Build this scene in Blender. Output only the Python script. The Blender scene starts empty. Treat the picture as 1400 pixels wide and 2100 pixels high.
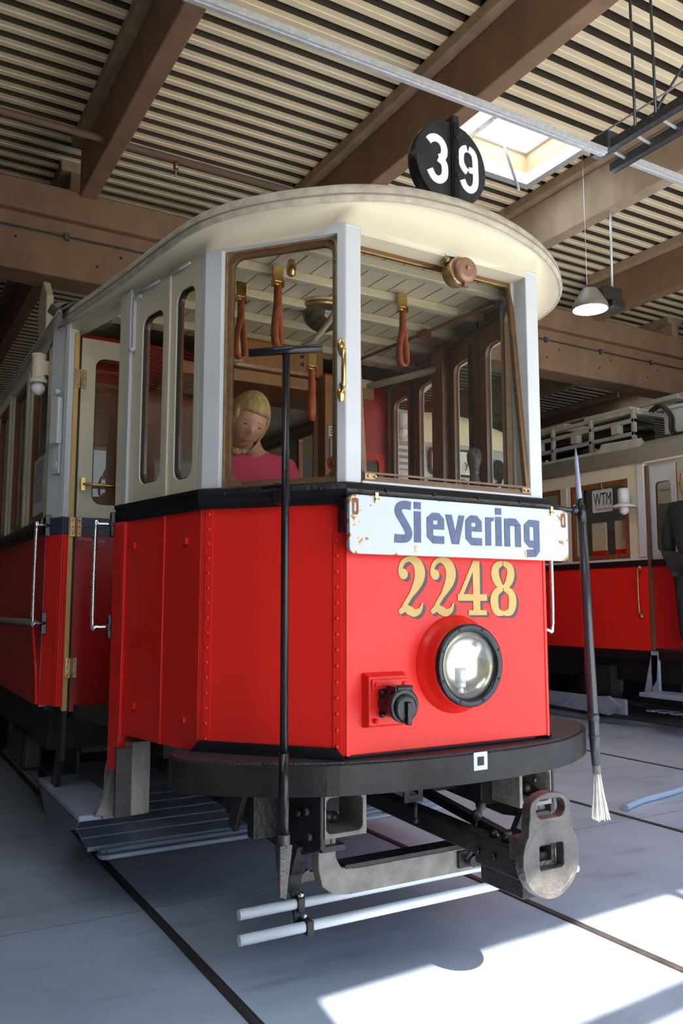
import bpy, math, random
from mathutils import Vector, Matrix
random.seed(7)
PI = math.pi
SC = bpy.context.scene
COL = SC.collection

# ------------------------------------------------------------------ camera
cam_d = bpy.data.cameras.new('camera'); cam = bpy.data.objects.new('camera', cam_d); COL.objects.link(cam)
cam_d.sensor_fit = 'VERTICAL'; cam_d.sensor_height = 24.0; cam_d.lens = 24.0 * 1695.0 / 2100.0
cam_d.clip_start = 0.02; cam_d.clip_end = 200
YAW = math.radians(30.003); PITCH = math.radians(6.463)
cam.location = (0, 0, 1.25)
cam.rotation_euler = (PI / 2 + PITCH, 0, -YAW)
SC.camera = cam
# ------------------------------------------------------------------ light and exposure
SC.view_settings.view_transform = 'Standard'; SC.view_settings.look = 'None'
SC.view_settings.gamma = 1.0; SC.view_settings.use_curve_mapping = False
SC.view_settings.exposure = 0.50
w = bpy.data.worlds.new('sky'); SC.world = w; w.use_nodes = True
wn = w.node_tree.nodes; wl = w.node_tree.links
bgn = wn['Background']
tcn = wn.new('ShaderNodeTexCoord'); sep = wn.new('ShaderNodeSeparateXYZ'); crw = wn.new('ShaderNodeValToRGB')
wl.new(tcn.outputs['Generated'], sep.inputs[0]); wl.new(sep.outputs['Z'], crw.inputs[0])
crw.color_ramp.elements[0].position = 0.0; crw.color_ramp.elements[0].color = (0.74, 0.86, 1.0, 1)
crw.color_ramp.elements[1].position = 0.7; crw.color_ramp.elements[1].color = (0.48, 0.70, 1.0, 1)
wl.new(crw.outputs['Color'], bgn.inputs['Color']); bgn.inputs['Strength'].default_value = 3.4
sun_d = bpy.data.lights.new('sun', 'SUN'); sun = bpy.data.objects.new('sun', sun_d); COL.objects.link(sun)
sun_d.energy = 17.0; sun_d.angle = math.radians(0.6); sun_d.color = (1.0, 0.95, 0.86)
SUN_DIR = Vector((0.15, 1.0, -0.8125)).normalized()
sun.rotation_euler = SUN_DIR.to_track_quat('-Z', 'Y').to_euler(); sun.location = (-2, -8, 8)

# ------------------------------------------------------------------ helpers
def V(*a): return Vector(a)

class MB:
    def __init__(s): s.v = []; s.f = []; s.sm = []
    def add(s, vs, fs, smooth=False):
        o = len(s.v); s.v += [tuple(p) for p in vs]
        for f in fs: s.f.append([i + o for i in f]); s.sm.append(smooth)
        return s
    def hexa(s, c):            # 8 corners, bottom ring then top ring
        return s.add(c, [(3, 2, 1, 0), (4, 5, 6, 7), (0, 1, 5, 4), (1, 2, 6, 5), (2, 3, 7, 6), (3, 0, 4, 7)])
    def box(s, x0, x1, y0, y1, z0, z1):
        return s.hexa([(x0, y0, z0), (x1, y0, z0), (x1, y1, z0), (x0, y1, z0), (x0, y0, z1), (x1, y0, z1), (x1, y1, z1), (x0, y1, z1)])
    def bar(s, a, b, w, h, up=(0, 0, 1)):      # rectangular bar between two points
        a = Vector(a); b = Vector(b); d = (b - a).normalized(); up = Vector(up)
        if abs(d.dot(up)) > .98: up = Vector((0, 1, 0))
        r = d.cross(up).normalized() * w / 2; u = r.cross(d).normalized() * h / 2
        return s.hexa([a - r - u, a + r - u, b + r - u, b - r - u, a - r + u, a + r + u, b + r + u, b - r + u])
    def tube(s, pts, r, n=12, caps=True, closed=False):
        pts = [Vector(p) for p in pts]; m = len(pts)
        rr = r if isinstance(r, (list, tuple)) else [r] * m
        vs = []; t0 = None; u = None
        for i, p in enumerate(pts):
            if closed: t = (pts[(i + 1) % m] - pts[i - 1])
            else: t = (pts[min(i + 1, m - 1)] - pts[max(i - 1, 0)])
            t.normalize()
            if u is None:
                u = t.orthogonal().normalized()
            else:
                u = (u - t * u.dot(t))
                if u.length < 1e-5: u = t.orthogonal()
                u.normalize()
            w_ = t.cross(u)
            for k in range(n):
                a = 2 * PI * k / n; vs.append(p + (u * math.cos(a) + w_ * math.sin(a)) * rr[i])
        fs = []
        for i in range(m if closed else m - 1):
            j = (i + 1) % m
            for k in range(n):
                k2 = (k + 1) % n; fs.append((i * n + k, i * n + k2, j * n + k2, j * n + k))
        s.add(vs, fs, True)
        if caps and not closed:
            o = len(s.v) - len(vs)
            s.f.append([o + k for k in range(n)][::-1]); s.sm.append(False)
            s.f.append([o + (m - 1) * n + k for k in range(n)]); s.sm.append(False)
        return s
    def lathe(s, prof, org, axis, n=32, caps=True):     # prof: (dist along axis, radius)
        org = Vector(org); ax = Vector(axis).normalized(); u = ax.orthogonal().normalized(); w_ = ax.cross(u)
        vs = []
        for (d, r) in prof:
            for k in range(n):
                a = 2 * PI * k / n; vs.append(org + ax * d + (u * math.cos(a) + w_ * math.sin(a)) * max(r, 1e-4))
        m = len(prof); fs = [(i * n + k, i * n + (k + 1) % n, (i + 1) * n + (k + 1) % n, (i + 1) * n + k) for i in range(m - 1) for k in range(n)]
        s.add(vs, fs, True)
        if caps:
            o = len(s.v) - len(vs)
            s.f.append([o + k for k in range(n)][::-1]); s.sm.append(False)
            s.f.append([o + (m - 1) * n + k for k in range(n)]); s.sm.append(False)
        return s
    def ball(s, c, r, n=12, m=8, sc=(1, 1, 1)):
        c = Vector(c); vs = []
        for i in range(m + 1):
            t = PI * i / m
            for k in range(n):
                a = 2 * PI * k / n
                vs.append(c + Vector((math.sin(t) * math.cos(a) * r * sc[0], math.sin(t) * math.sin(a) * r * sc[1], math.cos(t) * r * sc[2])))
        fs = [(i * n + k, (i + 1) * n + k, (i + 1) * n + (k + 1) % n, i * n + (k + 1) % n) for i in range(m) for k in range(n)]
        return s.add(vs, fs, True)
    def prism(s, poly, fn, d0, d1, smooth=False):       # polygon (s,z) on a plane function fn(s,z,d)
        n = len(poly)
        vs = [fn(a, b, d0) for a, b in poly] + [fn(a, b, d1) for a, b in poly]
        fs = [list(range(n))[::-1], list(range(n, 2 * n))] + [(i, (i + 1) % n, n + (i + 1) % n, n + i) for i in range(n)]
        return s.add(vs, fs, smooth)
    def ring(s, out, inn, fn, d0, d1):                  # slab with a hole; both loops same length
        n = len(out)
        vs = [fn(a, b, d1) for a, b in out] + [fn(a, b, d1) for a, b in inn] + [fn(a, b, d0) for a, b in out] + [fn(a, b, d0) for a, b in inn]
        fs = []
        for i in range(n):
            j = (i + 1) % n
            fs += [(i, j, n + j, n + i), (2 * n + j, 2 * n + i, 3 * n + i, 3 * n + j), (j, i, 2 * n + i, 2 * n + j), (n + i, n + j, 3 * n + j, 3 * n + i)]
        return s.add(vs, fs)
    def stroke(s, pts, ws, fn, d0, d1):                 # ribbon of varying width in a plane
        n = len(pts); L = []; R = []
        for i in range(n):
            a = pts[max(i - 1, 0)]; b = pts[min(i + 1, n - 1)]
            dx, dz = b[0] - a[0], b[1] - a[1]; l = math.hypot(dx, dz) or 1
            w_ = (ws[i] if isinstance(ws, (list, tuple)) else ws) / 2
            L.append((pts[i][0] - dz / l * w_, pts[i][1] + dx / l * w_)); R.append((pts[i][0] + dz / l * w_, pts[i][1] - dx / l * w_))
        vs = [fn(a, b, d1) for a, b in L] + [fn(a, b, d1) for a, b in R] + [fn(a, b, d0) for a, b in L] + [fn(a, b, d0) for a, b in R]
        fs = []
        for i in range(n - 1):
            j = i + 1
            fs += [(i, j, n + j, n + i), (i, 2 * n + i, 2 * n + j, j), (n + j, 3 * n + j, 3 * n + i, n + i)]
        fs += [(0, n, 3 * n, 2 * n), (n - 1, 3 * n - 1, 4 * n - 1, 2 * n - 1)]
        return s.add(vs, fs)
    def build(s, name, mat, parent=None, bevel=0, label=None, seg=2):
        me = bpy.data.meshes.new(name); me.from_pydata(s.v, [], s.f); me.update()
        me.polygons.foreach_set('use_smooth', s.sm)
        o = bpy.data.objects.new(name, me); COL.objects.link(o)
        if mat: me.materials.append(mat)
        if parent:
            o.parent = parent; o.matrix_parent_inverse = world_of(parent).inverted()
        if bevel:
            b = o.modifiers.new('b', 'BEVEL'); b.width = bevel; b.segments = seg; b.limit_method = 'ANGLE'; b.angle_limit = math.radians(40)
        if label: o['label'] = label
        return o

def world_of(o):
    m = Matrix.LocRotScale(o.location, o.rotation_euler, o.scale)
    if o.parent: m = world_of(o.parent) @ o.matrix_parent_inverse @ m
    return m
def thing(name, label, cat, loc=(0, 0, 0), group=None):
    o = bpy.data.objects.new(name, None); COL.objects.link(o); o.location = loc; o.empty_display_size = .1
    o['label'] = label; o['category'] = cat
    if group: o['group'] = group
    return o
def tag(o, label, cat, group=None):
    o['label'] = label; o['category'] = cat
    if group: o['group'] = group
    return o
def struct(o): o['kind'] = 'structure'; return o
def copy_tree(o, dx, parent=None):
    c = o.copy(); COL.objects.link(c)
    if parent is not None:
        c.parent = parent
    else:
        c.location = o.location + Vector(dx)
    for ch in list(o.children): copy_tree(ch, dx, c)
    return c

def smooth(pts, k=6, closed=False):      # Catmull-Rom through points of any dimension
    P = [tuple(p) for p in pts]; n = len(P); out = []
    rng = range(n) if closed else range(n - 1)
    for i in rng:
        if closed: p0, p1, p2, p3 = P[i - 1], P[i], P[(i + 1) % n], P[(i + 2) % n]
        else: p0, p1, p2, p3 = P[max(i - 1, 0)], P[i], P[i + 1], P[min(i + 2, n - 1)]
        for j in range(k):
            t = j / k
            out.append(tuple(.5 * ((2 * b) + (c - a) * t + (2 * a - 5 * b + 4 * c - d) * t * t + (-a + 3 * b - 3 * c + d) * t ** 3) for a, b, c, d in zip(p0, p1, p2, p3)))
    if not closed: out.append(P[-1])
    return out
def rrect(s0, s1, z0, z1, r, n=5):
    out = []
    for cx, cz, a0 in ((s1 - r, z1 - r, 0), (s0 + r, z1 - r, 90), (s0 + r, z0 + r, 180), (s1 - r, z0 + r, 270)):
        for k in range(n + 1):
            a = math.radians(a0 + 90 * k / n); out.append((cx + r * math.cos(a), cz + r * math.sin(a)))
    return out
def plane(p0, p1, flip=False):           # vertical plane through two plan points; s along, z up, d outward
    p0 = Vector(p0); p1 = Vector(p1); u = (p1 - p0).normalized(); n = Vector((u.y, -u.x))
    if flip: n = -n
    def fn(s, z, d): 
        q = p0 + u * s + n * d
        return (q.x, q.y, z)
    fn.L = (p1 - p0).length
    return fn
def pbox(mb, fn, s0, s1, z0, z1, d0, d1):
    return mb.hexa([fn(s0, z0, d1), fn(s1, z0, d1), fn(s1, z0, d0), fn(s0, z0, d0), fn(s0, z1, d1), fn(s1, z1, d1), fn(s1, z1, d0), fn(s0, z1, d0)])
def text_mb(txt, size, fn, s, z, d, sx=1.0, extrude=0.0, align='LEFT'):
    cu = bpy.data.curves.new('t', 'FONT'); cu.body = txt; cu.size = size; cu.align_x = align; cu.resolution_u = 4
    o = bpy.data.objects.new('t', cu); COL.objects.link(o)
    bpy.context.view_layer.update()
    me = bpy.data.meshes.new_from_object(o.evaluated_get(bpy.context.evaluated_depsgraph_get()))
    mb = MB(); mb.add([fn(s + v.co.x * sx, z + v.co.y, d) for v in me.vertices], [list(p.vertices) for p in me.polygons])
    bpy.data.objects.remove(o); bpy.data.curves.remove(cu); bpy.data.meshes.remove(me)
    return mb

# ------------------------------------------------------------------ materials
def mat(name, col, rough=.5, metal=0, noise=0, nscale=8, bump=0, bscale=40, coat=0, col2=None, spec=None, stretch=None, detail=4):
    m = bpy.data.materials.new(name); m.use_nodes = True; nt = m.node_tree; b = nt.nodes['Principled BSDF']
    b.inputs['Base Color'].default_value = (*col, 1); b.inputs['Roughness'].default_value = rough; b.inputs['Metallic'].default_value = metal
    if coat: b.inputs['Coat Weight'].default_value = coat; b.inputs['Coat Roughness'].default_value = .04
    if spec is not None: b.inputs['Specular IOR Level'].default_value = spec
    if noise or bump:
        tc = nt.nodes.new('ShaderNodeTexCoord'); mp = nt.nodes.new('ShaderNodeMapping'); nt.links.new(tc.outputs['Object'], mp.inputs[0])
        if stretch: mp.inputs['Scale'].default_value = stretch
    if noise:
        nz = nt.nodes.new('ShaderNodeTexNoise'); nz.inputs['Scale'].default_value = nscale; nz.inputs['Detail'].default_value = detail
        nt.links.new(mp.outputs[0], nz.inputs[0])
        r = nt.nodes.new('ShaderNodeValToRGB'); r.color_ramp.elements[0].position = .5 - .25; r.color_ramp.elements[1].position = .75
        c2 = col2 or tuple(min(1, c * (1 + noise)) for c in col); c1 = col if col2 else tuple(c * (1 - noise) for c in col)
        r.color_ramp.elements[0].color = (*c1, 1); r.color_ramp.elements[1].color = (*c2, 1)
        nt.links.new(nz.outputs[0], r.inputs[0]); nt.links.new(r.outputs[0], b.inputs['Base Color'])
    if bump:
        n2 = nt.nodes.new('ShaderNodeTexNoise'); n2.inputs['Scale'].default_value = bscale; n2.inputs['Detail'].default_value = 3
        nt.links.new(mp.outputs[0], n2.inputs[0])
        bp = nt.nodes.new('ShaderNodeBump'); bp.inputs['Strength'].default_value = bump; bp.inputs['Distance'].default_value = .01
        nt.links.new(n2.outputs[0], bp.inputs['Height']); nt.links.new(bp.outputs[0], b.inputs['Normal'])
    return m
def glassmat(name, tint=(.95, .95, .92), rough=0.0, ior=1.5):
    m = bpy.data.materials.new(name); m.use_nodes = True; nt = m.node_tree; nt.nodes.clear()
    o = nt.nodes.new('ShaderNodeOutputMaterial'); mx = nt.nodes.new('ShaderNodeMixShader'); t = nt.nodes.new('ShaderNodeBsdfTransparent'); g = nt.nodes.new('ShaderNodeBsdfGlossy')
    lw = nt.nodes.new('ShaderNodeLayerWeight'); lw.inputs[0].default_value = .5
    pw = nt.nodes.new('ShaderNodeMath'); pw.operation = 'POWER'; pw.inputs[1].default_value = 4.0; nt.links.new(lw.outputs['Facing'], pw.inputs[0])
    f = nt.nodes.new('ShaderNodeMapRange'); f.inputs['To Min'].default_value = .035; f.inputs['To Max'].default_value = .9; nt.links.new(pw.outputs[0], f.inputs[0])
    t.inputs[0].default_value = (*tint, 1); g.inputs['Roughness'].default_value = rough
    nt.links.new(f.outputs[0], mx.inputs[0]); nt.links.new(t.outputs[0], mx.inputs[1]); nt.links.new(g.outputs[0], mx.inputs[2]); nt.links.new(mx.outputs[0], o.inputs[0])
    return m
def emis(name, col, st):
    m = bpy.data.materials.new(name); m.use_nodes = True; b = m.node_tree.nodes['Principled BSDF']
    b.inputs['Base Color'].default_value = (*col, 1); b.inputs['Emission Color'].default_value = (*col, 1); b.inputs['Emission Strength'].default_value = st
    return m
M = {}
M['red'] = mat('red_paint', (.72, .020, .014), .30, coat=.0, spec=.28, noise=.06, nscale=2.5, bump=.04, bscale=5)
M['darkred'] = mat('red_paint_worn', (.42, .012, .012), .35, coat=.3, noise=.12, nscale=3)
M['cream'] = mat('cream_paint', (.62, .55, .40), .38, coat=.0, spec=.3, noise=.05, nscale=5, bump=.06, bscale=14)
M['white'] = mat('white_paint', (.53, .54, .54), .35, coat=.2, noise=.03)
M['black'] = mat('black_gloss_paint', (.010, .010, .012), .25, spec=.4, bump=.12, bscale=60)
M['iron'] = mat('black_iron', (.010, .010, .011), .42, noise=.5, nscale=14, bump=.35, bscale=50, col2=(.032, .028, .025), spec=.3)
M['worniron'] = mat('worn_iron', (.035, .032, .03), .38, metal=.35, noise=.5, nscale=12, bump=.5, bscale=70, col2=(.13, .115, .10))
M['greyiron'] = mat('grey_dusty_iron', (.12, .105, .09), .6, noise=.4, nscale=18, bump=.4, bscale=80, col2=(.24, .21, .18))
M['canvas'] = mat('roof_canvas', (.44, .38, .29), .75, noise=.25, nscale=20, bump=.4, bscale=60)
M['wood'] = mat('varnished_wood', (.20, .065, .022), .35, noise=.3, nscale=6, coat=.3, stretch=(6, 6, .6))
M['lightwood'] = mat('honey_wood', (.30, .13, .045), .35, noise=.2, nscale=6, coat=.3, stretch=(5, 5, .6))
M['framewood'] = mat('window_frame_wood', (.15, .08, .035), .4, noise=.3, nscale=10, stretch=(1, 1, 6))
M['brass'] = mat('brass', (.72, .47, .16), .25, metal=1, noise=.15, nscale=20)
M['oldbrass'] = mat('old_brass', (.42, .27, .13), .35, metal=.8, noise=.3, nscale=30, bump=.2, bscale=60)
M['chrome'] = mat('polished_steel', (.62, .62, .6), .22, metal=1, bump=.1)
M['whitetube'] = mat('white_enamel_tube', (.72, .77, .82), .4, noise=.06, nscale=6)
M['bluegrey'] = mat('blue_grey_paint', (.24, .28, .36), .45, noise=.2, nscale=8, bump=.15)
M['greywood'] = mat('worn_grey_wood', (.14, .125, .11), .7, noise=.5, nscale=18, bump=.5, bscale=50, col2=(.34, .31, .28), stretch=(1, 1, .35))
M['gold'] = mat('gold_paint', (.54, .34, .08), .4)
M['ink'] = mat('dark_shadow_paint', (.05, .012, .015), .4)
M['blueink'] = mat('blue_black_paint', (.065, .085, .17), .45, noise=.2, nscale=40)
M['leather'] = mat('tan_leather', (.42, .095, .03), .45, noise=.2, nscale=20, bump=.2)
M['rubber'] = mat('black_rubber', (.012, .012, .013), .6)
M['glass'] = glassmat('window_glass')
M['darkint'] = mat('dark_inner_paint', (.02, .018, .016), .6)
M['navy'] = mat('navy_band_paint', (.03, .035, .07), .35)
M['bristle'] = mat('pale_bristle', (.76, .71, .62), .7, noise=.2, nscale=30)
M['skin'] = mat('skin', (.62, .33, .24), .5)
M['blond'] = mat('blond_hair', (.50, .33, .14), .55, noise=.4, nscale=60, bump=.6, bscale=120, stretch=(1, 1, .3))
M['pink'] = mat('pink_cloth', (.72, .06, .14), .8, noise=.1, bump=.3, bscale=30)
M['blackcloth'] = mat('black_cloth', (.012, .012, .014), .85, bump=.4, bscale=40)
M['navycloth'] = mat('navy_cloth', (.02, .025, .05), .85, bump=.3, bscale=40)
M['galv'] = mat('galvanized_steel', (.66, .70, .74), .42, metal=.35, noise=.15, nscale=40)
M['darkgalv'] = mat('dark_steel', (.13, .145, .16), .4, metal=.7, noise=.3, nscale=30)
M['rail'] = mat('rail_steel', (.075, .06, .055), .5, metal=.4, noise=.4, nscale=15, bump=.2)
M['deck'] = mat('ceiling_deck_paint', (.94, .80, .55), .5, metal=.0, noise=.05, nscale=1.5)
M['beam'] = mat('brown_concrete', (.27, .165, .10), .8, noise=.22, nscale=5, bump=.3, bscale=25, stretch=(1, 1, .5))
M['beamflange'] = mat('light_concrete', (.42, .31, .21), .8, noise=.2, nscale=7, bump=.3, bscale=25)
M['litbeam'] = mat('lit_concrete', (.46, .36, .25), .8, noise=.2, nscale=5, bump=.3, bscale=25, stretch=(1, 1, .5))  # beam concrete with the brightening by daylight put into its colour
M['wallc'] = mat('wall_concrete', (.45, .40, .32), .85, noise=.2, nscale=3, bump=.2)
M['board'] = None

def floor_mat():
    m = bpy.data.materials.new('polished_concrete'); m.use_nodes = True; nt = m.node_tree; b = nt.nodes['Principled BSDF']
    tc = nt.nodes.new('ShaderNodeTexCoord'); L = nt.links
    n1 = nt.nodes.new('ShaderNodeTexNoise'); n1.inputs['Scale'].default_value = 1.3; n1.inputs['Detail'].default_value = 8; n1.inputs['Roughness'].default_value = .65
    n2 = nt.nodes.new('ShaderNodeTexNoise'); n2.inputs['Scale'].default_value = 7; n2.inputs['Detail'].default_value = 6; n2.inputs['Roughness'].default_value = .7
    mp = nt.nodes.new('ShaderNodeMapping'); mp.inputs['Scale'].default_value = (.35, 1.6, 1); mp.inputs['Rotation'].default_value = (0, 0, .3)
    n3 = nt.nodes.new('ShaderNodeTexNoise'); n3.inputs['Scale'].default_value = 5; n3.inputs['Detail'].default_value = 5
    for n in (n1, n2): L.new(tc.outputs['Object'], n.inputs[0])
    L.new(tc.outputs['Object'], mp.inputs[0]); L.new(mp.outputs[0], n3.inputs[0])
    r = nt.nodes.new('ShaderNodeValToRGB'); r.color_ramp.elements[0].position = .3; r.color_ramp.elements[1].position = .72
    r.color_ramp.elements[0].color = (.31, .355, .44, 1); r.color_ramp.elements[1].color = (.46, .52, .62, 1)
    L.new(n1.outputs[0], r.inputs[0])
    r2 = nt.nodes.new('ShaderNodeValToRGB'); r2.color_ramp.elements[0].position = .26; r2.color_ramp.elements[1].position = .42
    r2.color_ramp.elements[0].color = (.60, .54, .48, 1); r2.color_ramp.elements[1].color = (1, 1, 1, 1)
    L.new(n3.outputs[0], r2.inputs[0])
    mx = nt.nodes.new('ShaderNodeMix'); mx.data_type = 'RGBA'; mx.blend_type = 'MULTIPLY'; mx.inputs[0].default_value = .7
    L.new(r.outputs[0], mx.inputs[6]); L.new(r2.outputs[0], mx.inputs[7]); L.new(mx.outputs[2], b.inputs['Base Color'])
    rr = nt.nodes.new('ShaderNodeMapRange'); rr.inputs['To Min'].default_value = .32; rr.inputs['To Max'].default_value = .6
    L.new(n2.outputs[0], rr.inputs[0]); L.new(rr.outputs[0], b.inputs['Roughness'])
    bp = nt.nodes.new('ShaderNodeBump'); bp.inputs['Strength'].default_value = .08; bp.inputs['Distance'].default_value = .01
    L.new(n2.outputs[0], bp.inputs['Height']); L.new(bp.outputs[0], b.inputs['Normal'])
    return m
M['floor'] = floor_mat()
def rusty_board():
    m = mat('enamel_board', (.74, .77, .78), .4); nt = m.node_tree; b = nt.nodes['Principled BSDF']; L = nt.links
    tc = nt.nodes.new('ShaderNodeTexCoord'); n = nt.nodes.new('ShaderNodeTexNoise'); n.inputs['Scale'].default_value = 32; n.inputs['Detail'].default_value = 7
    L.new(tc.outputs['Object'], n.inputs[0])
    sx = nt.nodes.new('ShaderNodeSeparateXYZ'); L.new(tc.outputs['Object'], sx.inputs[0])
    ab = nt.nodes.new('ShaderNodeMath'); ab.operation = 'ABSOLUTE'; L.new(sx.outputs[0], ab.inputs[0])
    mr = nt.nodes.new('ShaderNodeMapRange'); mr.inputs['From Min'].default_value = .36; mr.inputs['From Max'].default_value = .50; mr.inputs['To Min'].default_value = -.01; mr.inputs['To Max'].default_value = .20
    L.new(ab.outputs[0], mr.inputs[0])
    az = nt.nodes.new('ShaderNodeMath'); az.operation = 'ABSOLUTE'; L.new(sx.outputs[2], az.inputs[0])
    mz = nt.nodes.new('ShaderNodeMapRange'); mz.inputs['From Min'].default_value = .085; mz.inputs['From Max'].default_value = .1; mz.inputs['To Min'].default_value = 0; mz.inputs['To Max'].default_value = .12
    L.new(az.outputs[0], mz.inputs[0])
    a1 = nt.nodes.new('ShaderNodeMath'); L.new(mr.outputs[0], a1.inputs[0]); L.new(mz.outputs[0], a1.inputs[1])
    a2 = nt.nodes.new('ShaderNodeMath'); L.new(a1.outputs[0], a2.inputs[0]); L.new(n.outputs[0], a2.inputs[1])
    r = nt.nodes.new('ShaderNodeValToRGB'); e = r.color_ramp.elements
    e[0].position = .68; e[0].color = (.50, .53, .55, 1); e[1].position = .76; e[1].color = (.30, .13, .05, 1)
    e2 = r.color_ramp.elements.new(.72); e2.color = (.62, .50, .36, 1)
    L.new(a2.outputs[0], r.inputs[0]); L.new(r.outputs[0], b.inputs['Base Color'])
    return m
M['board'] = rusty_board()
# ================================================================== THE SHED
fl = MB().box(-7, 18, -1.4, 18, -.2, 0).build('floor', M['floor']); struct(fl)
yard_m = mat('pale_yard_paving', (.55, .48, .38), .9, noise=.1, nscale=1)
yard = MB().box(-25, 35, -30, -1.4, -.25, -.02).build('floor_outside', yard_m); struct(yard)
DZ = 5.2
# corrugated ceiling with rooflight openings, most of them added unseen for fill light (x0,x1,y0,y1)
HOLES = [(3.72, 5.15, 4.78, 5.47), (10.4, 11.6, 9.4, 10.3), (3.72, 5.15, .6, 1.5), (7.8, 9.1, 1.2, 2.0), (7.72, 9.2, 4.78, 5.47), (5.9, 7.2, .2, 1.2), (11, 12.5, 3, 4.2), (-2.6, -1.0, .2, 1.5), (-.5, 1.1, .1, 1.3)]
P = .172; cmb = MB(); cmr = MB(); y = -1.4; zt = DZ + .085
prof = [(0, DZ), (.106, DZ), (.114, zt), (.164, zt)]
yy = -1.4
while yy < 18:
    segs = [(yy + prof[i][0], prof[i][1], yy + prof[i + 1][0], prof[i + 1][1]) for i in range(3)] + [(yy + .164, zt, yy + P, DZ), ]
    for si, (ya, za, yb, zb) in enumerate(segs):
        xs = [(-7, 18)]
        for (hx0, hx1, hy0, hy1) in HOLES:
            if yb > hy0 and ya < hy1:
                new = []
                for a, b in xs:
                    if hx0 > a and hx1 < b: new += [(a, hx0), (hx1, b)]
                    else: new.append((a, b))
                xs = new
        for a, b in xs:
            (cmb if si == 0 else cmr).add([(a, ya, za), (b, ya, za), (b, yb, zb), (a, yb, zb)], [(0, 1, 2, 3)])
    # small stiffening groove in each pan
    yy += P
ceil = cmb.build('ceiling', M['deck']); struct(ceil)
struct(cmr.build('trim_3', mat('shaded_deck_groove', (.10, .085, .06), .5, metal=.3, noise=.2, nscale=4)))  # shade inside the deck grooves put into a dark colour
rb = MB()
yy = -1.4
while yy < 18:
    a = yy + .047
    xs = [(-7, 18)]
    for (hx0, hx1, hy0, hy1) in HOLES:
        if a + .01 > hy0 and a < hy1:
            new = []
            for p, q in xs:
                if hx0 > p and hx1 < q: new += [(p, hx0), (hx1, q)]
                else: new.append((p, q))
            xs = new
    for p, q in xs:
        rb.add([(p, a, DZ), (q, a, DZ), (q, a + .004, DZ - .006), (p, a + .004, DZ - .006), (p, a + .008, DZ), (q, a + .008, DZ)], [(0, 1, 2, 3), (3, 2, 5, 4)])
    yy += P
struct(rb.build('trim_4', M['deck']))

def wall(name, x0, x1, y0, y1, z0, z1, m=None):
    return struct(MB().box(x0, x1, y0, y1, z0, z1).build(name, m or M['wallc']))
wall('wall_back', -7, 18, 18, 18.2, 0, 5.4)
wall('wall_left', -7.2, -7, -1.4, 18, 0, 5.4)
wall('wall_right', 18, 18.2, -4, 18, 0, 5.4)
# front wall with the open gateway, a little out of square with the tracks
GP0 = (0, -1.2); GU = (1, .05); gl = math.hypot(*GU)
gfn = plane(GP0, (GP0[0] + GU[0], GP0[1] + GU[1]))
g = MB()
JX = .80 * gl
pbox(g, gfn, -7.5, JX, 0, 5.4, -.2, 0); pbox(g, gfn, 8.5, 19, 0, 5.4, -.2, 0); pbox(g, gfn, JX, 15.5, 2.93, 5.4, -.2, 0)
struct(g.build('wall_front', M['wallc']))
g = MB(); g.hexa([gfn(JX, 2.31, -.06), gfn(8.5, 2.46, -.06), gfn(8.5, 2.46, -.12), gfn(JX, 2.31, -.12), gfn(JX, 2.38, -.06), gfn(8.5, 2.53, -.06), gfn(8.5, 2.53, -.12), gfn(JX, 2.38, -.12)]); pbox(g, gfn, 2.60, 2.66, 2.40, 2.94, -.12, -.06)
struct(g.build('trim_1', M['darkgalv']))
wedge = MB().box(-7, 1, -2.9, -1.4, 5.25, 5.4).build('ceiling_front_strip', M['wallc']); struct(wedge)

# beams
def roof_beam(x, y0, y1, label, bm_=None):
    t = thing('roof_beam', label, 'beam', (x, y0, DZ), 'roof beams along the hall')
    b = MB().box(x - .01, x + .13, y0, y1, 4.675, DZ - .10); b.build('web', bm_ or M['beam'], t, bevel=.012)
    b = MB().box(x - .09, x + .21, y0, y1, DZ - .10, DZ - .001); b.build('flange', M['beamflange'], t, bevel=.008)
    return t
bl = ['brown roof beam left of the tram roof, running to the cross girder', 'brown roof beam passing behind the route disc 39',
      'roof beam coloured as lit, right of the rooflight, above the bell lamp', 'brown roof beam at the right behind the bell lamp', 'roof beam at the far upper right of the hall']
for i in range(5):
    roof_beam(1.41 + 2.01 * i, -1.0, 6.84, bl[i], M['litbeam'] if i == 2 else None)
bl2 = ['dark roof beam at far left beyond the girder', 'dark roof beam beyond the girder above the left tram roof', 'roof beam beyond the girder hidden behind the 2248 tram',
       'roof beam beyond the girder right of the tram', 'roof beam coloured as sunlit, beyond the girder above the roof resistors', 'roof beam beyond the girder at far right']
for i, x in enumerate([-.6, 1.41, 3.42, 5.43, 9.45, 12.0]):
    roof_beam(x, 7.26, 17.9, bl2[i], M['litbeam'] if i == 4 else None)
t = thing('cross_girder', 'long brown concrete cross girder spanning the hall behind the tram', 'girder', (1.8, 7.0, 3.97))
MB().box(-6.9, 17.9, 6.90, 7.22, 3.97, 4.46).build('web', M['beam'], t, bevel=.015)
MB().box(-6.9, 17.9, 6.84, 7.26, 4.46, 4.72).build('flange', M['beam'], t, bevel=.015)
for k in range(14):
    for zz in (4.12, 4.24):
        MB().lathe([(0, .012), (.004, .012)], (-1 + k * .86 + (zz > 4.2) * .2, 6.897, zz), (0, 1, 0), 10).build('anchor_hole', M['darkint'], t)
t = thing('conduit_pipe', 'thin steel conduit clipped along the cross girder', 'pipe', (1.8, 6.88, 4.3))
MB().tube([(-6.8, 6.882, 4.32), (17.8, 6.882, 4.32)], .009, 8).build('pipe', M['darkgalv'], t)
for k in range(22): MB().box(-4.1 + k * .9, -4.06 + k * .9, 6.872, 6.899, 4.29, 4.35).build('clip', M['darkgalv'], t)

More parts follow.
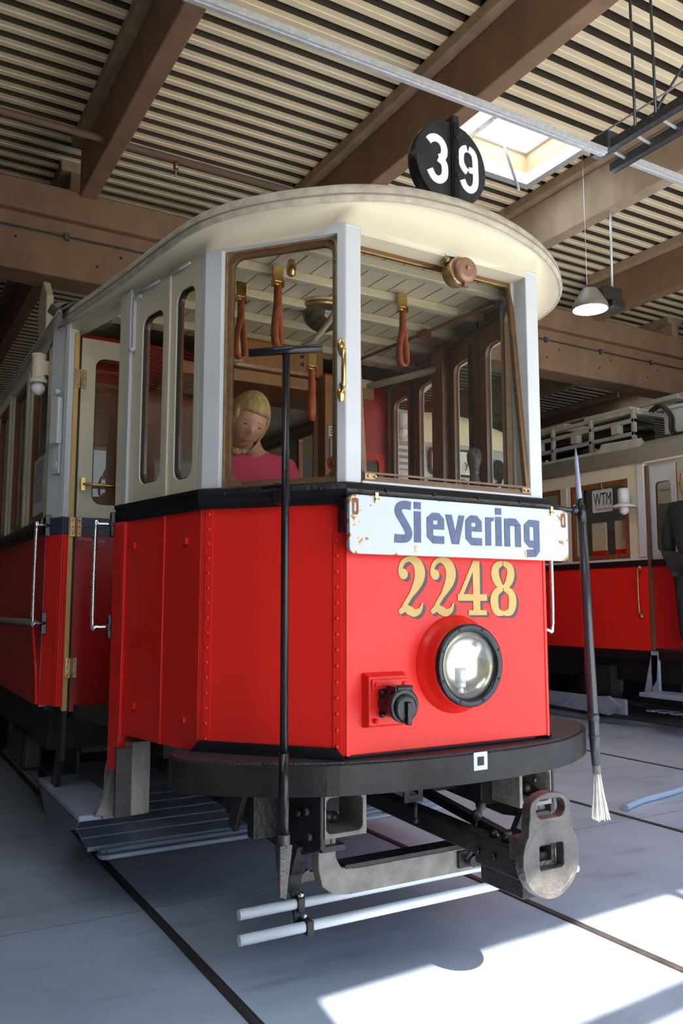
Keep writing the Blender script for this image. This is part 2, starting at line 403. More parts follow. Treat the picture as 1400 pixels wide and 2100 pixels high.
# rooflights
curbm = mat('warm_curb', (.50, .36, .20), .7); strutm = mat('white_alu', (.75, .77, .8), .4, metal=.3)
panem = bpy.data.materials.new('opal_rooflight'); panem.use_nodes = True; pnt = panem.node_tree; pnt.nodes.clear()
po_ = pnt.nodes.new('ShaderNodeOutputMaterial'); pt_ = pnt.nodes.new('ShaderNodeBsdfTranslucent'); pt_.inputs[0].default_value = (.92, .93, .95, 1); pnt.links.new(pt_.outputs[0], po_.inputs[0])
def rooflight(h, label):
    x0, x1, y0, y1 = h
    t = thing('rooflight', label, 'skylight', ((x0 + x1) / 2, (y0 + y1) / 2, DZ))
    fn = lambda a, b, d: (a, b, DZ + d)
    MB().ring(rrect(x0 - .03, x1 + .03, y0 - .03, y1 + .03, .001, 1), rrect(x0, x1, y0, y1, .001, 1), fn, .0, .24).build('curb', curbm, t)
    MB().ring(rrect(x0 - .07, x1 + .07, y0 - .07, y1 + .07, .001, 1), rrect(x0 + .002, x1 - .002, y0 + .002, y1 - .002, .001, 1), fn, -.05, .06).build('flashing', M['galv'], t)
    MB().ring(rrect(x0 - .03, x1 + .03, y0 - .03, y1 + .03, .001, 1), rrect(x0 + .03, x1 - .03, y0 + .03, y1 - .03, .001, 1), fn, .24, .27).build('sash', strutm, t)
    MB().add([(x0 + .01, y0 + .01, DZ + .25), (x1 - .01, y0 + .01, DZ + .25), (x1 - .01, y1 - .01, DZ + .25), (x0 + .01, y1 - .01, DZ + .25)], [(0, 1, 2, 3)]).build('pane', panem, t)
    return t
t = rooflight(HOLES[0], 'bright square rooflight with cream lining behind the route disc')
MB().box(4.43, 4.49, 4.78, 5.47, 5.40, 5.44).build('opener_bar', strutm, t)
MB().tube([(4.47, 5.12, 5.40), (4.42, 5.0, 5.2), (4.36, 4.72, 4.55)], .011, 10).build('opener_rod', strutm, t)
MB().tube(smooth([(4.45, 5.3, 5.40), (4.44, 5.38, 5.35), (4.48, 5.43, 5.2), (4.47, 5.44, 5.1)], 5), .004, 6).build('cable', M['oldbrass'], t)
t = rooflight(HOLES[1], 'small rooflight far beyond the girder on the right')
MB().tube([(11.0, 9.7, 5.5), (10.9, 9.5, 4.75)], .014, 8).build('opener_rod', strutm, t)
rooflight(HOLES[2], 'added fill rooflight overhead nearer the gate, above the right track')  # this and the following rooflights are added out of view for fill
for h_, l_ in zip(HOLES[3:], ('added fill rooflight high above the right tram, nearer the gate', 'added fill rooflight above the right tram, in line with the bright one', 'added fill rooflight just inside the gate between the tracks', 'added fill rooflight at the far right of the hall', 'added fill rooflight high over the left wall side of the gate', 'added fill rooflight straight above the viewer, left of the 2248 tram nose')): rooflight(h_, l_)

# galvanised trays and hanging channels
def tray(a, b, label, w_=.055, h_=.035, m=None):
    t = thing('cable_tray', label, 'tray', a)
    mb = MB(); a = Vector(a); b = Vector(b); d = (b - a).normalized(); r = d.cross(V(0, 0, 1)).normalized()
    mb.bar(a, b, w_, .004); mb.bar(a + r * w_ / 2 + V(0, 0, h_ / 2), b + r * w_ / 2 + V(0, 0, h_ / 2), .004, h_); mb.bar(a - r * w_ / 2 + V(0, 0, h_ / 2), b - r * w_ / 2 + V(0, 0, h_ / 2), .004, h_)
    mb.bar(a + V(0, 0, -.004), b + V(0, 0, -.004), .012, .006)
    mb.build('channel', m or M['galv'], t); return t
def Q(p): return tuple(a + (b - a) * .93 for a, b in zip((0, 0, 1.25), p))
tray(Q((.6, 3.90, 4.44)), Q((4.40, 3.88, 4.44)), 'long pale galvanised tray crossing the ceiling in front of the beams')
tray(Q((4.66, 3.90, 4.47)), Q((9.0, 3.88, 4.47)), 'shorter galvanised tray starting beside the hanging channels')
t = thing('hanging_channel', 'pair of dark steel strut channels hung on threaded rods', 'channel', Q((4.5, 3.5, 4.5)))
for nm, x, y0, z, w_, h_ in (('upper_channel', 4.47, 3.98, 4.50, .05, .06), ('lower_channel', 4.66, 4.04, 4.46, .05, .06)):
    c_ = MB(); c_.bar(Q((x, y0, z)), Q((x, .9, z)), w_, .010)
    for sx in (-.025, .025): c_.bar(Q((x + sx, y0, z + .025)), Q((x + sx, .9, z + .025)), .008, h_)
    c_.build(nm, M['darkgalv'], t)
for k in range(5):
    yk = 3.9 - k * .22; c_ = MB(); c_.tube([Q((4.47, yk, 4.52)), Q((4.66, yk, 4.49))], .007, 8); c_.lathe([(0, .014), (.2, .007), (.212, .014)], Q((4.69, yk, 4.487)), (-1, 0, .1), 6); c_.build('bolt', M['galv'], t)
for (x, y, dx) in [(4.42, 3.62, 0), (4.42, 3.45, 0), (4.44, 3.50, .55)]:
    a = Q((x, y, 4.53)); MB().tube([a, (a[0] + dx, a[1] - dx * .3, 5.2)], .009, 8).build('threaded_rod', M['darkgalv'], t)
q = Q((4.47, 3.94, 4.56)); MB().box(q[0] - .05, q[0] + .05, q[1] - .08, q[1] + .08, q[2] - .06, q[2] + .06).build('end_bracket', M['darkgalv'], t, bevel=.004)
MB().tube([Q((4.44, 4.0, 4.64)), Q((4.44, 2.7, 4.64))], .006, 8).build('threaded_stud', M['galv'], t)

# brown pipe below the deck
t = thing('ceiling_pipe', 'brown pipe with a small sprinkler head under the ceiling', 'pipe', (1.5, 5.9, 4.74))
pb = mat('brown_pipe', (.16, .10, .07), .6)
MB().tube([(-6.8, 5.98, 4.74), (3.40, 5.98, 4.74)], .028, 12).build('pipe', pb, t)
MB().tube([(1.95, 5.98, 4.72), (1.95, 5.98, 4.60)], .006, 8).tube([(1.95, 5.98, 4.72), (1.95, 5.98, 4.66)], .022, 10).build('sprinkler_head', M['oldbrass'], t)

# bell lamp
LX, LY, LZ = 5.31, 4.9, 3.79
t = thing('bell_lamp', 'lit grey bell lamp hanging beside its ballast box', 'lamp', (LX, LY, LZ))
bs = mat('grey_lamp_shell', (.22, .19, .16), .5)
MB().lathe([(0, .150), (.012, .155), (.03, .150), (.05, .146), (.07, .135), (.15, .085), (.18, .065)], (LX, LY, LZ), (0, 0, 1), 32, caps=False).lathe([(0, .147), (.06, .128), (.14, .078), (.165, .01)], (LX, LY, LZ), (0, 0, 1), 32, caps=False).build('shade', bs, t)
MB().lathe([(0, .0), (.004, .138)], (LX, LY, LZ + .012), (0, 0, 1), 32, caps=False).build('lit_glass', emis('lit_lamp_glass', (.95, 1, .93), 9), t)
MB().box(LX + .11, LX + .33, LY - .07, LY + .09, LZ + .11, LZ + .23).box(LX + .0, LX + .2, LY - .03, LY + .04, LZ + .14, LZ + .17).box(LX + .20, LX + .36, LY - .08, LY + .07, LZ + .04, LZ + .12).build('ballast_box', M['darkint'], t, bevel=.015)
MB().tube([(LX + .28, LY, LZ + .23), (5.47, 4.78, 4.68)], .011, 8).build('suspension_rod', strutm, t)
MB().tube([(LX - .03, LY, LZ + .17), (LX - .03, LY, 5.2)], .003, 6).build('suspension_wire', strutm, t)
ld = bpy.data.lights.new('bell_lamp_light', 'POINT'); ld.energy = 15; ld.shadow_soft_size = .12; ld.color = (.93, 1, .9)
lo = bpy.data.objects.new('bell_lamp_light', ld); COL.objects.link(lo); lo.location = (LX, LY, LZ - .04); lo.parent = t; lo.matrix_parent_inverse = Matrix.Translation(t.location).inverted()

# rails set into the floor
groove = mat('rail_groove', (.03, .028, .027), .6)
RL = ['left rail of the track under the 2248 tram', 'right rail of the track under the 2248 tram', 'nearer rail of the empty-looking middle track', 'farther rail of the middle track', 'nearer rail of the track under the sign-bearing tram']
for i, x in enumerate([1.095, 2.518, 4.02, 5.52, 7.42, 8.9]):
    t = thing('tram_rail', (RL + ['farther rail under the tram with the window sign'])[i], 'rail', (x, 0, 0), 'rails in the shed floor')
    MB().box(x - .014, x + .012, -1.3, 17.9, -.01, .006).build('rail_head', M['rail'], t, bevel=.003)
    MB().box(x + .012, x + .026, -1.3, 17.9, -.01, .002).build('flange_groove', groove, t)
# slab joints in the concrete
t = MB()
for y_ in (.4, 3.5, 7.6): t.box(-6.9, 17.9, y_, y_ + .006, 0, .0012)
struct(t.build('trim_2', mat('joint_filler', (.2, .2, .21), .8)))
# flat pale bar lying on the floor at right
tag(MB().tube(smooth([(4.12, 3.66, .02), (4.35, 3.74, .02), (4.8, 3.82, .02), (5.6, 4.02, .02), (6.6, 4.2, .02)], 6), .02, 10).build('floor_hose', mat('blue_grey_hose', (.30, .38, .50), .5)), 'blue-grey hose lying on the floor beside the broom, at the right edge', 'hose')
# ================================================================== THE RED TRAM 2248
CX = 1.829
TR = thing('tram', 'big red and cream vintage tram numbered 2248 in the centre, nose towards the gate', 'tram', (CX, 6, 0))
FF = plane((CX, 2.37), (CX + 1, 2.37))                 # front panel plane, s = distance right of the middle
A = (.443, 2.37); B = (.80, 2.78); C_ = (.925, 3.40); D = (1.04, 3.90); E_ = (1.10, 4.03)
BR = (.635, 2.74); CR = (.764, 3.38); DR = (.908, 4.09); ER = (.93, 4.18)      # far side stands a little further in
def sp(p, q, sg):
    if sg > 0: p = {B: BR, C_: CR, D: DR, E_: ER}.get(p, p); q = {B: BR, C_: CR, D: DR, E_: ER}.get(q, q)
    return sp0(p, q, sg)
def sp0(p, q, sg): return plane((CX + sg * p[0], p[1]), (CX + sg * q[0], q[1]), flip=sg < 0)
ZB, ZR, ZP, ZH = .765, 1.59, 1.658, 2.55
# ---- red panels
m = MB(); pbox(m, FF, -.443, .443, ZB, ZR, -.03, 0); m.build('front_panel', M['red'], TR, bevel=.004)
for sg in (-1, 1):
    ab = sp(A, B, sg); bc = sp(B, C_, sg); cd = sp(C_, D, sg)
    m = MB(); pbox(m, ab, 0, ab.L, ZB, ZR, -.03, 0); m.build('corner_panel', M['red'], TR, bevel=.003)
    m = MB(); pbox(m, bc, 0.0, .252, .745, ZR, -.03, 0); pbox(m, bc, .256, .56, .745, ZR, -.03, 0.0)
    for s_, z_ in ((.488, 1.486), (.094, 1.482), (.46, .865), (.085, .85)): pbox(m, bc, s_ - .012, s_ + .012, z_ - .012, z_ + .012, 0, .012)
    pbox(m, bc, .249, .259, .745, ZR, -.01, .006)
    m.build('side_panel', M['red'], TR, bevel=.002)
    # rivet strips
    for fn, s_ in ((ab, ab.L - .035), (ab, .03)):
        m = MB(); pbox(m, fn, s_ - .014, s_ + .014, ZB, ZR, 0, .004)
        for k in range(16):
            zz = ZB + .03 + k * (ZR - ZB - .05) / 15; c = fn(s_, zz, .004); m.ball(c, .0062, 8, 6)
        m.build('rivet_strip', M['red'], TR)
    m = MB(); pbox(m, FF, sg * .443 - (.012 if sg > 0 else 0), sg * .443 + (0 if sg > 0 else .012), ZB, ZR, 0, .003); m.build('corner_strip', M['red'], TR)
    # black skirting at the foot of the corner panel
    m = MB(); m.prism([(0.0, .752), (ab.L + .02, .752), (ab.L - .01, .79), (0.03, .79)], ab, 0, .012); m.build('kick_strip', M['black'], TR)
m = MB()
for k in range(16): m.ball((CX + .4435, 2.377, ZB + .03 + k * (ZR - ZB - .05) / 15), .0062, 8, 6)
m.build('rivet_strip', M['red'], TR)
# ---- belt rail
def belt(path, z0, z1, d):
    m = MB(); pts = [Vector(p) for p in path]; n = len(pts); prof = [(0, z0), (d * .6, z0), (d * .6, z0 + .02), (d, z0 + .028), (d * 1.25, (z0 + z1) / 2 + .012), (d, z1 - .006), (d * .7, z1), (0, z1)]
    rows = []
    for i in range(n):
        a = (pts[i] - pts[i - 1]).normalized() if i else (pts[1] - pts[0]).normalized()
        b = (pts[i + 1] - pts[i]).normalized() if i < n - 1 else a
        na = Vector((a.y, -a.x)); nb = Vector((b.y, -b.x)); q = (na + nb).normalized(); k = 1 / max(.3, q.dot(na))
        rows.append([(pts[i].x + q.x * dd * k, pts[i].y + q.y * dd * k, zz) for dd, zz in prof])
    vs = [v for r in rows for v in r]; k = len(prof)
    fs = [(i * k + j, (i + 1) * k + j, (i + 1) * k + (j + 1) % k, i * k + (j + 1) % k) for i in range(n - 1) for j in range(k)]
    fs += [tuple(range(k)), tuple(range((n - 1) * k, n * k))]
    m.add(vs, fs); return m
path = [(CX - B[0], B[1]), (CX - A[0], A[1]), (CX + A[0], A[1]), (CX + BR[0], BR[1])]
m = belt(path, 1.588, 1.662, .022)
for s_ in (-.30, -.10, .10, .30): m.ball(FF(s_, 1.64, .028), .007, 8, 6)
for sg in (-1, 1):
    for s_ in ((.08, .26, .44) if sg < 0 else (.08, .26)): m.ball(sp(A, B, sg)(s_, 1.64, .028), .007, 8, 6)
m.build('belt_rail', M['black'], TR)
for sg in (-1, 1):
    m = MB(); bc = sp(B, C_, sg); pbox(m, bc, 0, .655, 1.588, 1.66, -.02, .008); pbox(m, bc, 0, .655, 1.645, 1.662, -.02, .014); m.build('side_belt', M['black'], TR, bevel=.002)
# ---- cream posts and rails
for sg in (-1, 1):
    ab = sp(A, B, sg); bc = sp(B, C_, sg)
    fa = lambda s, z, d: FF(sg * s, z, d)
    # front corner post: front cheek, facet cheek
    m = MB(); c0 = FF(sg * .375, 0, 0); 
    def col(mb, pts, z0, z1): 
        n = len(pts); mb.add([(p[0], p[1], z0) for p in pts] + [(p[0], p[1], z1) for p in pts], [list(range(n)), list(range(n, 2 * n))[::-1]] + [(i, (i + 1) % n, n + (i + 1) % n, n + i) for i in range(n)])
    col(m, [FF(sg * .382, 0, 0), FF(sg * .443, 0, 0), ab(.034, 0, 0), ab(.034, 0, -.10), FF(sg * .382, 0, -.10)], 1.655, ZH + .02)
    m.build('front_post', M['white'], TR, bevel=.004)
    m = MB(); col(m, [ab(ab.L - .068, 0, 0), ab(ab.L, 0, 0), bc(.012 if sg > 0 else .032, 0, 0), bc(.012 if sg > 0 else .032, 0, -.05), ab(ab.L - .068, 0, -.05)], 1.655, ZH + .04)
    m.build('corner_post', M['white'], TR, bevel=.004)
    m = MB(); pbox(m, bc, .565, .655, .60, 1.59, -.07, .012); m.build('door_post_lower', M['red'], TR, bevel=.004)
    m = MB(); pbox(m, bc, .565, .655, 1.659, ZH + .02, -.07, .012); m.build('door_post', M['cream'] if sg < 0 else M['wood'], TR, bevel=.004)
# front sill (white strip and wooden sill)
m = MB(); pbox(m, FF, -.382, .382, 1.655, 1.672, -.10, .006); m.build('window_sill', M['white'], TR, bevel=.002)
# soffit of the recessed front window
m = MB(); pbox(m, FF, -.382, .382, ZH - .004, ZH + .03, -.13, 0); m.build('window_soffit', M['cream'], TR)

# ---- windows: frame, glass
def window(fn, s0, s1, z0, z1, fw, r, d0, d1, fm, name='window_frame', parent=TR, gd=None, out=None):
    m = MB(); o = rrect(s0, s1, z0, z1, .001); i = rrect(s0 + fw, s1 - fw, z0 + fw, z1 - fw, r); m.ring(o, i, fn, d0, d1); f = m.build(name, fm, parent, bevel=.0015)
    g = MB(); dd = gd if gd is not None else (d0 + d1) / 2
    g.prism(rrect(s0 + fw * .9, s1 - fw * .9, z0 + fw * .9, z1 - fw * .9, r), fn, dd - .002, dd + .002); g.build('pane', M['glass'], f)
    return f
def tilt(s, z, d):        # the front window leans back at the top
    k = (z - 1.69) / .86; return (CX + s, 2.372 + .078 * k - d, z)
f = window(tilt, -.378, .382, 1.672, 2.548, .020, .02, -.02, .0, M['framewood'])
m = MB(); 
for (a, b, c, d) in ((-.378, .382, 1.672, 1.705), ): m.ring(rrect(a + .004, b - .004, c, d, .001), rrect(a + .05, b - .05, c + .008, d - .008, .001), tilt, 0, .006)
m.build('sill_rail', M['framewood'], f)
m = MB(); pbox(m, tilt, -.372, -.33, 1.678, 1.699, .006, .009); pbox(m, tilt, .335, .374, 1.678, 1.699, .006, .009)
for s_ in (-.358, -.332, .345, .365): m.lathe([(0, .005), (.003, .004)], tilt(s_, 1.688, .012), (0, -1, 0), 8)
m.build('brass_corner', M['oldbrass'], f)
m = MB(); m.bar(tilt(-.36, 2.525, .003), tilt(.365, 2.525, .003), .006, .004).build('brass_bead', M['brass'], f)
for sg in (-1, 1):
    ab = sp(A, B, sg)
    f = window(ab, .034, ab.L - .068, 1.664, 2.545, .026, .04, -.055, -.03, M['framewood'])
    for a, b in (((.06, .12), (.22, .27), (.40, .45)) if sg < 0 else ((.06, .12), (.24, .29))):
        m = MB(); pbox(m, ab, a, b, 1.668, 1.684, -.03, -.024); m.build('brass_fitting', M['oldbrass'], f)
    m = MB(); m.ring(rrect(.038, ab.L - .072, 1.666, 2.543, .001), rrect(.046, ab.L - .080, 1.674, 2.535, .03), ab, -.03, -.022); m.build('outer_bead', M['oldbrass'], f)
    m = MB(); pbox(m, ab, .03, ab.L - .064, 2.543, 2.60, -.05, 0); m.build('window_header', M['white'], TR)
# ---- folding door leaves and fixed side lights
def leaf(fn, s0, s1, z0, z1, w0, w1, wz0, wz1, name, parent=TR, outm=None, inm=None):
    o = rrect(s0, s1, z0, z1, .001); i = rrect(w0, w1, wz0, wz1, .045)
    l = MB().ring(o, i, fn, -.012, 0).build(name, outm or M['cream'], parent, bevel=.002)
    MB().ring(rrect(s0, s1, z0, z1, .001), rrect(w0 + .004, w1 - .004, wz0 + .004, wz1 - .004, .042), fn, -.032, -.0125).build('inner_wood_face', inm or M['wood'], l, label='brown varnished wood inner face')
    MB().ring(rrect(w0 + .0005, w1 - .0005, wz0 + .0005, wz1 - .0005, .045), rrect(w0 + .005, w1 - .005, wz0 + .005, wz1 - .005, .04), fn, -.018, -.006).build('window_rubber', M['rubber'], l)
    MB().prism(rrect(w0, w1, wz0, wz1, .045), fn, -.018, -.014).build('pane', M['glass'], l)
    return l
for sg in (-1, 1):
    bc = sp(B, C_, sg); cd = sp(C_, D, sg)
    if sg < 0:
        leaf(bc, .034, .249, 1.66, ZH, .07, .205, 1.715, 2.45, 'side_window_panel')
        leaf(bc, .256, .562, 1.66, ZH, .305, .475, 1.73, 2.42, 'side_window_panel')
    else:
        leaf(bc, .010, .249, 1.66, ZH, .03, .19, 1.715, 2.46, 'side_window_panel')
        leaf(bc, .256, .562, 1.66, ZH, .331, .521, 1.73, 2.46, 'side_window_panel')
    m = MB(); pbox(m, bc, .244, .262, 1.66, ZH, 0, .008); m.build('panel_seam', M['cream'], TR, bevel=.002)
    # white edged casing beside the leaves
    m = MB(); pbox(m, bc, .553, .578, 1.66, ZH, 0, .016)
    m.build('door_casing', M['white'] if sg < 0 else M['cream'], TR, bevel=.003)
    m = MB(); pbox(m, bc, .553, .578, .745, 1.588, 0, .014); m.build('lower_door_casing', M['red'], TR, bevel=.003)
    if sg > 0:   # doors shut on the far side
        m = MB(); pbox(m, bc, .545, .67, .80, 2.56, -.085, -.0705); m.build('inner_post_cover', M['wood'], TR, bevel=.002)
        m = MB(); pbox(m, bc, .0, .55, .80, 1.66, -.06, -.034); pbox(m, cd, .0, .72, .80, 1.66, -.06, -.034); m.build('inner_lower_boarding', M['wood'], TR)
        
        leaf(cd, .02, .355, 1.66, ZH, .094, .30, 1.73, 2.46, 'door_leaf')
        leaf(cd, .365, .72, 1.66, ZH, .455, .672, 1.73, 2.46, 'door_leaf')
        m = MB(); pbox(m, cd, .0, .724, .76, ZR, -.03, 0); m.build('door_lower_panel', M['red'], TR)
        m = MB(); pbox(m, cd, 0, .724, ZR, 1.66, -.03, .006); m.build('door_belt', M['black'], TR)
        for s_ in (-.35, .36):
            m = MB(); m.bar(cd(s_, 1.7, -.05), cd(s_, 2.5, -.05), .016, .016); m.build('door_mullion', M['rubber'], TR)
m = MB(); m.add([(CX + a, b, z) for z in (2.549, 2.556) for a, b in ((.445, 2.38), (.79, 2.80), (.92, 3.4), (1.03, 3.9), (1.09, 4.1), (1.09, 10.4), (.92, 10.4), (.92, 4.15), (.90, 4.09), (.75, 3.38), (.62, 2.74))], [tuple(range(11)), tuple(range(11, 22))] + [(i, (i + 1) % 11, 11 + (i + 1) % 11, 11 + i) for i in range(11)]); m.build('far_side_soffit', M['cream'], TR)
# top hinge rails over the side openings
m = MB()
for sg in (-1, 1):
    bc = sp(B, C_, sg)
    for a, b in ((.10, .25), (.33, .50)): MB().tube([bc(a, 2.535, .008), bc(b, 2.535, .008)], .005, 8).build('hinge_rod', M['white'], TR)
m = MB(); bc = sp(B, C_, -1); pbox(m, bc, .535, .548, 2.30, 2.52, 0, .012); pbox(m, bc, .49, .548, 2.51, 2.525, 0, .012); m.ball(bc(.541, 2.30, .012), .01); m.build('catch_rod', M['white'], TR)

# ---- canopy: fascia and roof
E2 = [(0, 2.312, 2.69), (.2, 2.318, 2.68), (.4, 2.345, 2.652), (.55, 2.40, 2.628), (.68, 2.49, 2.612), (.78, 2.60, 2.602), (.85, 2.75, 2.598), (.90, 3.0, 2.595), (.96, 3.4, 2.59), (1.05, 3.9, 2.585), (1.085, 4.1, 2.58), (1.10, 4.4, 2.575), (1.10, 10.5, 2.575)]
E1 = [(0, 2.37), (.2, 2.37), (.443, 2.372), (.56, 2.504), (.68, 2.642), (.80, 2.78), (.822, 2.89), (.86, 3.08), (.925, 3.40), (.985, 3.66), (1.04, 3.90), (1.10, 4.08), (1.10, 10.5)]
E1[9] = (1.035, 3.88); E1[10] = (1.08, 4.0)
E2s = smooth(E2, 5); E1s = []
for i in range(len(E1) - 1):
    for k in range(5): t_ = k / 5; E1s.append((E1[i][0] * (1 - t_) + E1[i + 1][0] * t_, E1[i][1] * (1 - t_) + E1[i + 1][1] * t_))
E1s.append(E1[-1])
N = len(E2s)
def both(L): return [(-a[0],) + tuple(a[1:]) for a in L[::-1][:-1]] + list(L)
e1 = both(E1s); e2 = both(E2s)
def loft(rows, name, m_, parent=TR, label=None):
    n = len(rows[0]); vs = [(CX + p[0], p[1], p[2]) for r in rows for p in r]
    fs = [(i * n + j, i * n + j + 1, (i + 1) * n + j + 1, (i + 1) * n + j) for i in range(len(rows) - 1) for j in range(n - 1)]
    mb = MB(); mb.add(vs, fs, True); return mb.build(name, m_, parent, label=label)
zh = ZH - .002
def mixr(t_, bulge): 
    out = []
    for a, b in zip(e1, e2):
        # cove: goes up first, then out
        s_ = math.sin(t_ * PI / 2); c = 1 - math.cos(t_ * PI / 2)
        out.append((a[0] + (b[0] - a[0]) * c, a[1] + (b[1] - a[1]) * c, zh + (b[2] - zh) * s_))
    return out
inner = [(a[0] * .93, a[1] + .05, zh) for a in e1]
inner2 = [(a[0] * .93, a[1] + .05, zh + .08) for a in e1]
loft([inner2, inner, [(a[0], a[1], zh) for a in e1]] + [mixr(k / 8, 0) for k in range(1, 9)], 'fascia', M['cream'])
def off(L, d, dz):         # move ring outwards / inwards
    out = []
    for i, p in enumerate(L):
        a = Vector(L[max(i - 1, 0)][:2]); b = Vector(L[min(i + 1, len(L) - 1)][:2]); t_ = (b - a).normalized(); nrm = Vector((t_.y, -t_.x))
        out.append((p[0] + nrm.x * d, p[1] + nrm.y * d, p[2] + dz))
    return out
def dome(k, z_):           # shrink plan towards the middle line
    return [(p[0] * k, p[1] + (1 - k) * (1.4 if p[1] < 4.3 else 1.4) * max(0, (5 - p[1]) / 2.6), p[2] + (z_ - 2.6) if False else p[2] * (1 - (z_ > 0)) + 0) for p in e2]
r1 = off(e2, .010, -.003); r2 = off(e2, .015, .010); r3 = off(e2, .013, .044); r4 = off(e2, .0, .064); r5 = off(e2, -.04, .085)
def inset(k, ztop):
    out = []
    for p in r5:
        f_ = max(0, min(1, (4.2 - p[1]) / 1.9))
        out.append((p[0] * k, p[1] + (1 - k) * 1.5 * f_, p[2] + (ztop - p[2]) * (1 - k * k)))
    return out
loft([e2, r1, r2, r3, r4, r5] + [inset(k, 2.86) for k in (.9, .75, .5, .25, .0)], 'roof', M['canvas'])
# seam of tacked canvas along the edge
m = MB(); pts = [(CX + p[0], p[1], p[2]) for p in off(e2, .0145, .022)]; m.tube(pts, .0035, 6)
m.build('canvas_seam', mat('seam_cord', (.22, .19, .15), .8), TR)
# little roof fittings
m = MB(); m.lathe([(0, .035), (.06, .035), (.08, .05), (.10, .045), (.12, .02), (.125, 0)], (CX - .36, 2.70, 2.72), (0, 0, 1), 20); m.build('roof_ventilator', M['canvas'], TR)
m = MB(); m.tube(smooth([(CX - .80, 3.55, 2.66), (CX - .82, 3.50, 2.72), (CX - .80, 3.45, 2.76), (CX - .72, 3.42, 2.74), (CX - .74, 3.6, 2.68)], 5), .014, 8); m.build('trolley_hook', M['canvas'], TR)
m = MB(); m.tube([(CX - .86, 4.0, 2.66), (CX - .84, 3.95, 2.72)], .02, 10).box(CX - .90, CX - .80, 3.9, 4.2, 2.66, 2.70).build('roof_step', M['canvas'], TR, bevel=.01)
# tall thin roof-side board seen edge-on at the left
m = MB(); m.prism([(0, 0), (.10, .04), (.12, .30), (.10, .44), (.06, .52), (.0, .34)], lambda s, z, d: (1.0 + d, 5.85 + s * 2.6, 3.12 + z * .85), 0, .05); m.build('roof_side_board', M['cream'], TR, bevel=.008)
m = MB(); m.tube([(1.02, 6.0, 3.14), (1.0, 6.2, 3.0), (.98, 6.5, 2.72)], .02, 8).ball((1.0, 6.15, 3.04), .05).ball((1.0, 6.45, 2.90), .045).tube([(1.0, 6.5, 2.62), (1.0, 6.45, 2.9)], .02, 8); m.build('trolley_gear', M['iron'], TR)

# ---- interior
def ribbed_glass():
    m = mat('ribbed_lamp_glass', (.20, .19, .17), .1, spec=.9); b = m.node_tree.nodes['Principled BSDF']; b.inputs['Transmission Weight'].default_value = .75
    return m
m = MB(); m.add([(CX + s * x, y, 2.625) for s, x, y in ((-1, .40, 2.42), (1, .40, 2.42), (1, .76, 2.84), (1, 1.0, 3.95), (-1, 1.0, 3.95), (-1, .76, 2.84))], [(0, 1, 2, 3, 4, 5)])
ceilm = mat('white_tongue_boards', (.72, .66, .52), .4, noise=.04)
m.build('cab_ceiling', ceilm, TR)
m = MB()
for k in range(-9, 10): 
    x = k * .095; m.box(CX + x - .002, CX + x + .002, 2.45 + max(0, abs(x) - .4) * 1.1, 3.95, 2.6235, 2.6255)
m.build('ceiling_board_groove', mat('groove_grey', (.22, .2, .17), .8), TR)
m = MB()
for y_ in (2.66, 2.93, 3.20, 3.47, 3.74):
    hw = min(.95, .40 + (y_ - 2.40) * .85 if y_ < 2.84 else .76 + (y_ - 2.84) * .2)
    m.box(CX - hw, CX + (min(hw, .44 + (y_ - 2.4) * .45) if y_ < 2.8 else .61 + (y_ - 2.74) * .2), y_, y_ + .045, 2.585, 2.624)
m.build('ceiling_rib', M['cream'], TR, bevel=.006)
m = MB(); m.box(CX - 1.06, CX + .92, 4.12, 10.4, .76, .80); m.add([(CX + s * x, y, z) for z in (.74, .80) for s, x, y in ((-1, .41, 2.41), (1, .41, 2.41), (1, .62, 2.76), (1, .75, 3.4), (1, .89, 4.12), (-1, 1.0, 4.12), (-1, .86, 3.4), (-1, .75, 2.82))], [tuple(range(8)), tuple(range(8, 16))] + [(i, (i + 1) % 8, 8 + (i + 1) % 8, 8 + i) for i in range(8)])
m.build('cab_floor', M['darkint'], TR)
# red bulkhead with doorway
m = MB(); fb = plane((CX, 4.12), (CX + 1, 4.12))
m.ring(rrect(-1.03, .90, .80, 2.60, .001), rrect(-.30, .38, .82, 2.38, .03), fb, -.03, 0); m.build('bulkhead', M['darkred'], TR)
m = MB(); m.ring(rrect(-.33, .41, .80, 2.41, .001), rrect(-.28, .36, .82, 2.36, .03), fb, 0, .012); m.build('doorway_trim', M['wood'], TR)
m = MB(); m.ring(rrect(.50, .84, 1.5, 2.15, .02), rrect(.54, .80, 1.54, 2.11, .02), fb, 0, .015); m.build('bulkhead_window_frame', M['red'], TR)
m = MB(); pbox(m, fb, .545, .795, 1.545, 2.105, .0005, .004); m.build('bulkhead_window_pane', mat('dark_inner_pane', (.06, .04, .02), .15), TR)
m = MB(); m.box(CX - 1.0, CX - .34, 4.10, 4.118, .85, 2.36).box(CX - .95, CX - .90, 4.09, 4.10, .85, 2.36).box(CX - .66, CX - .62, 4.09, 4.10, .85, 2.36); m.build('bulkhead_panelling', M['wood'], TR, bevel=.003)
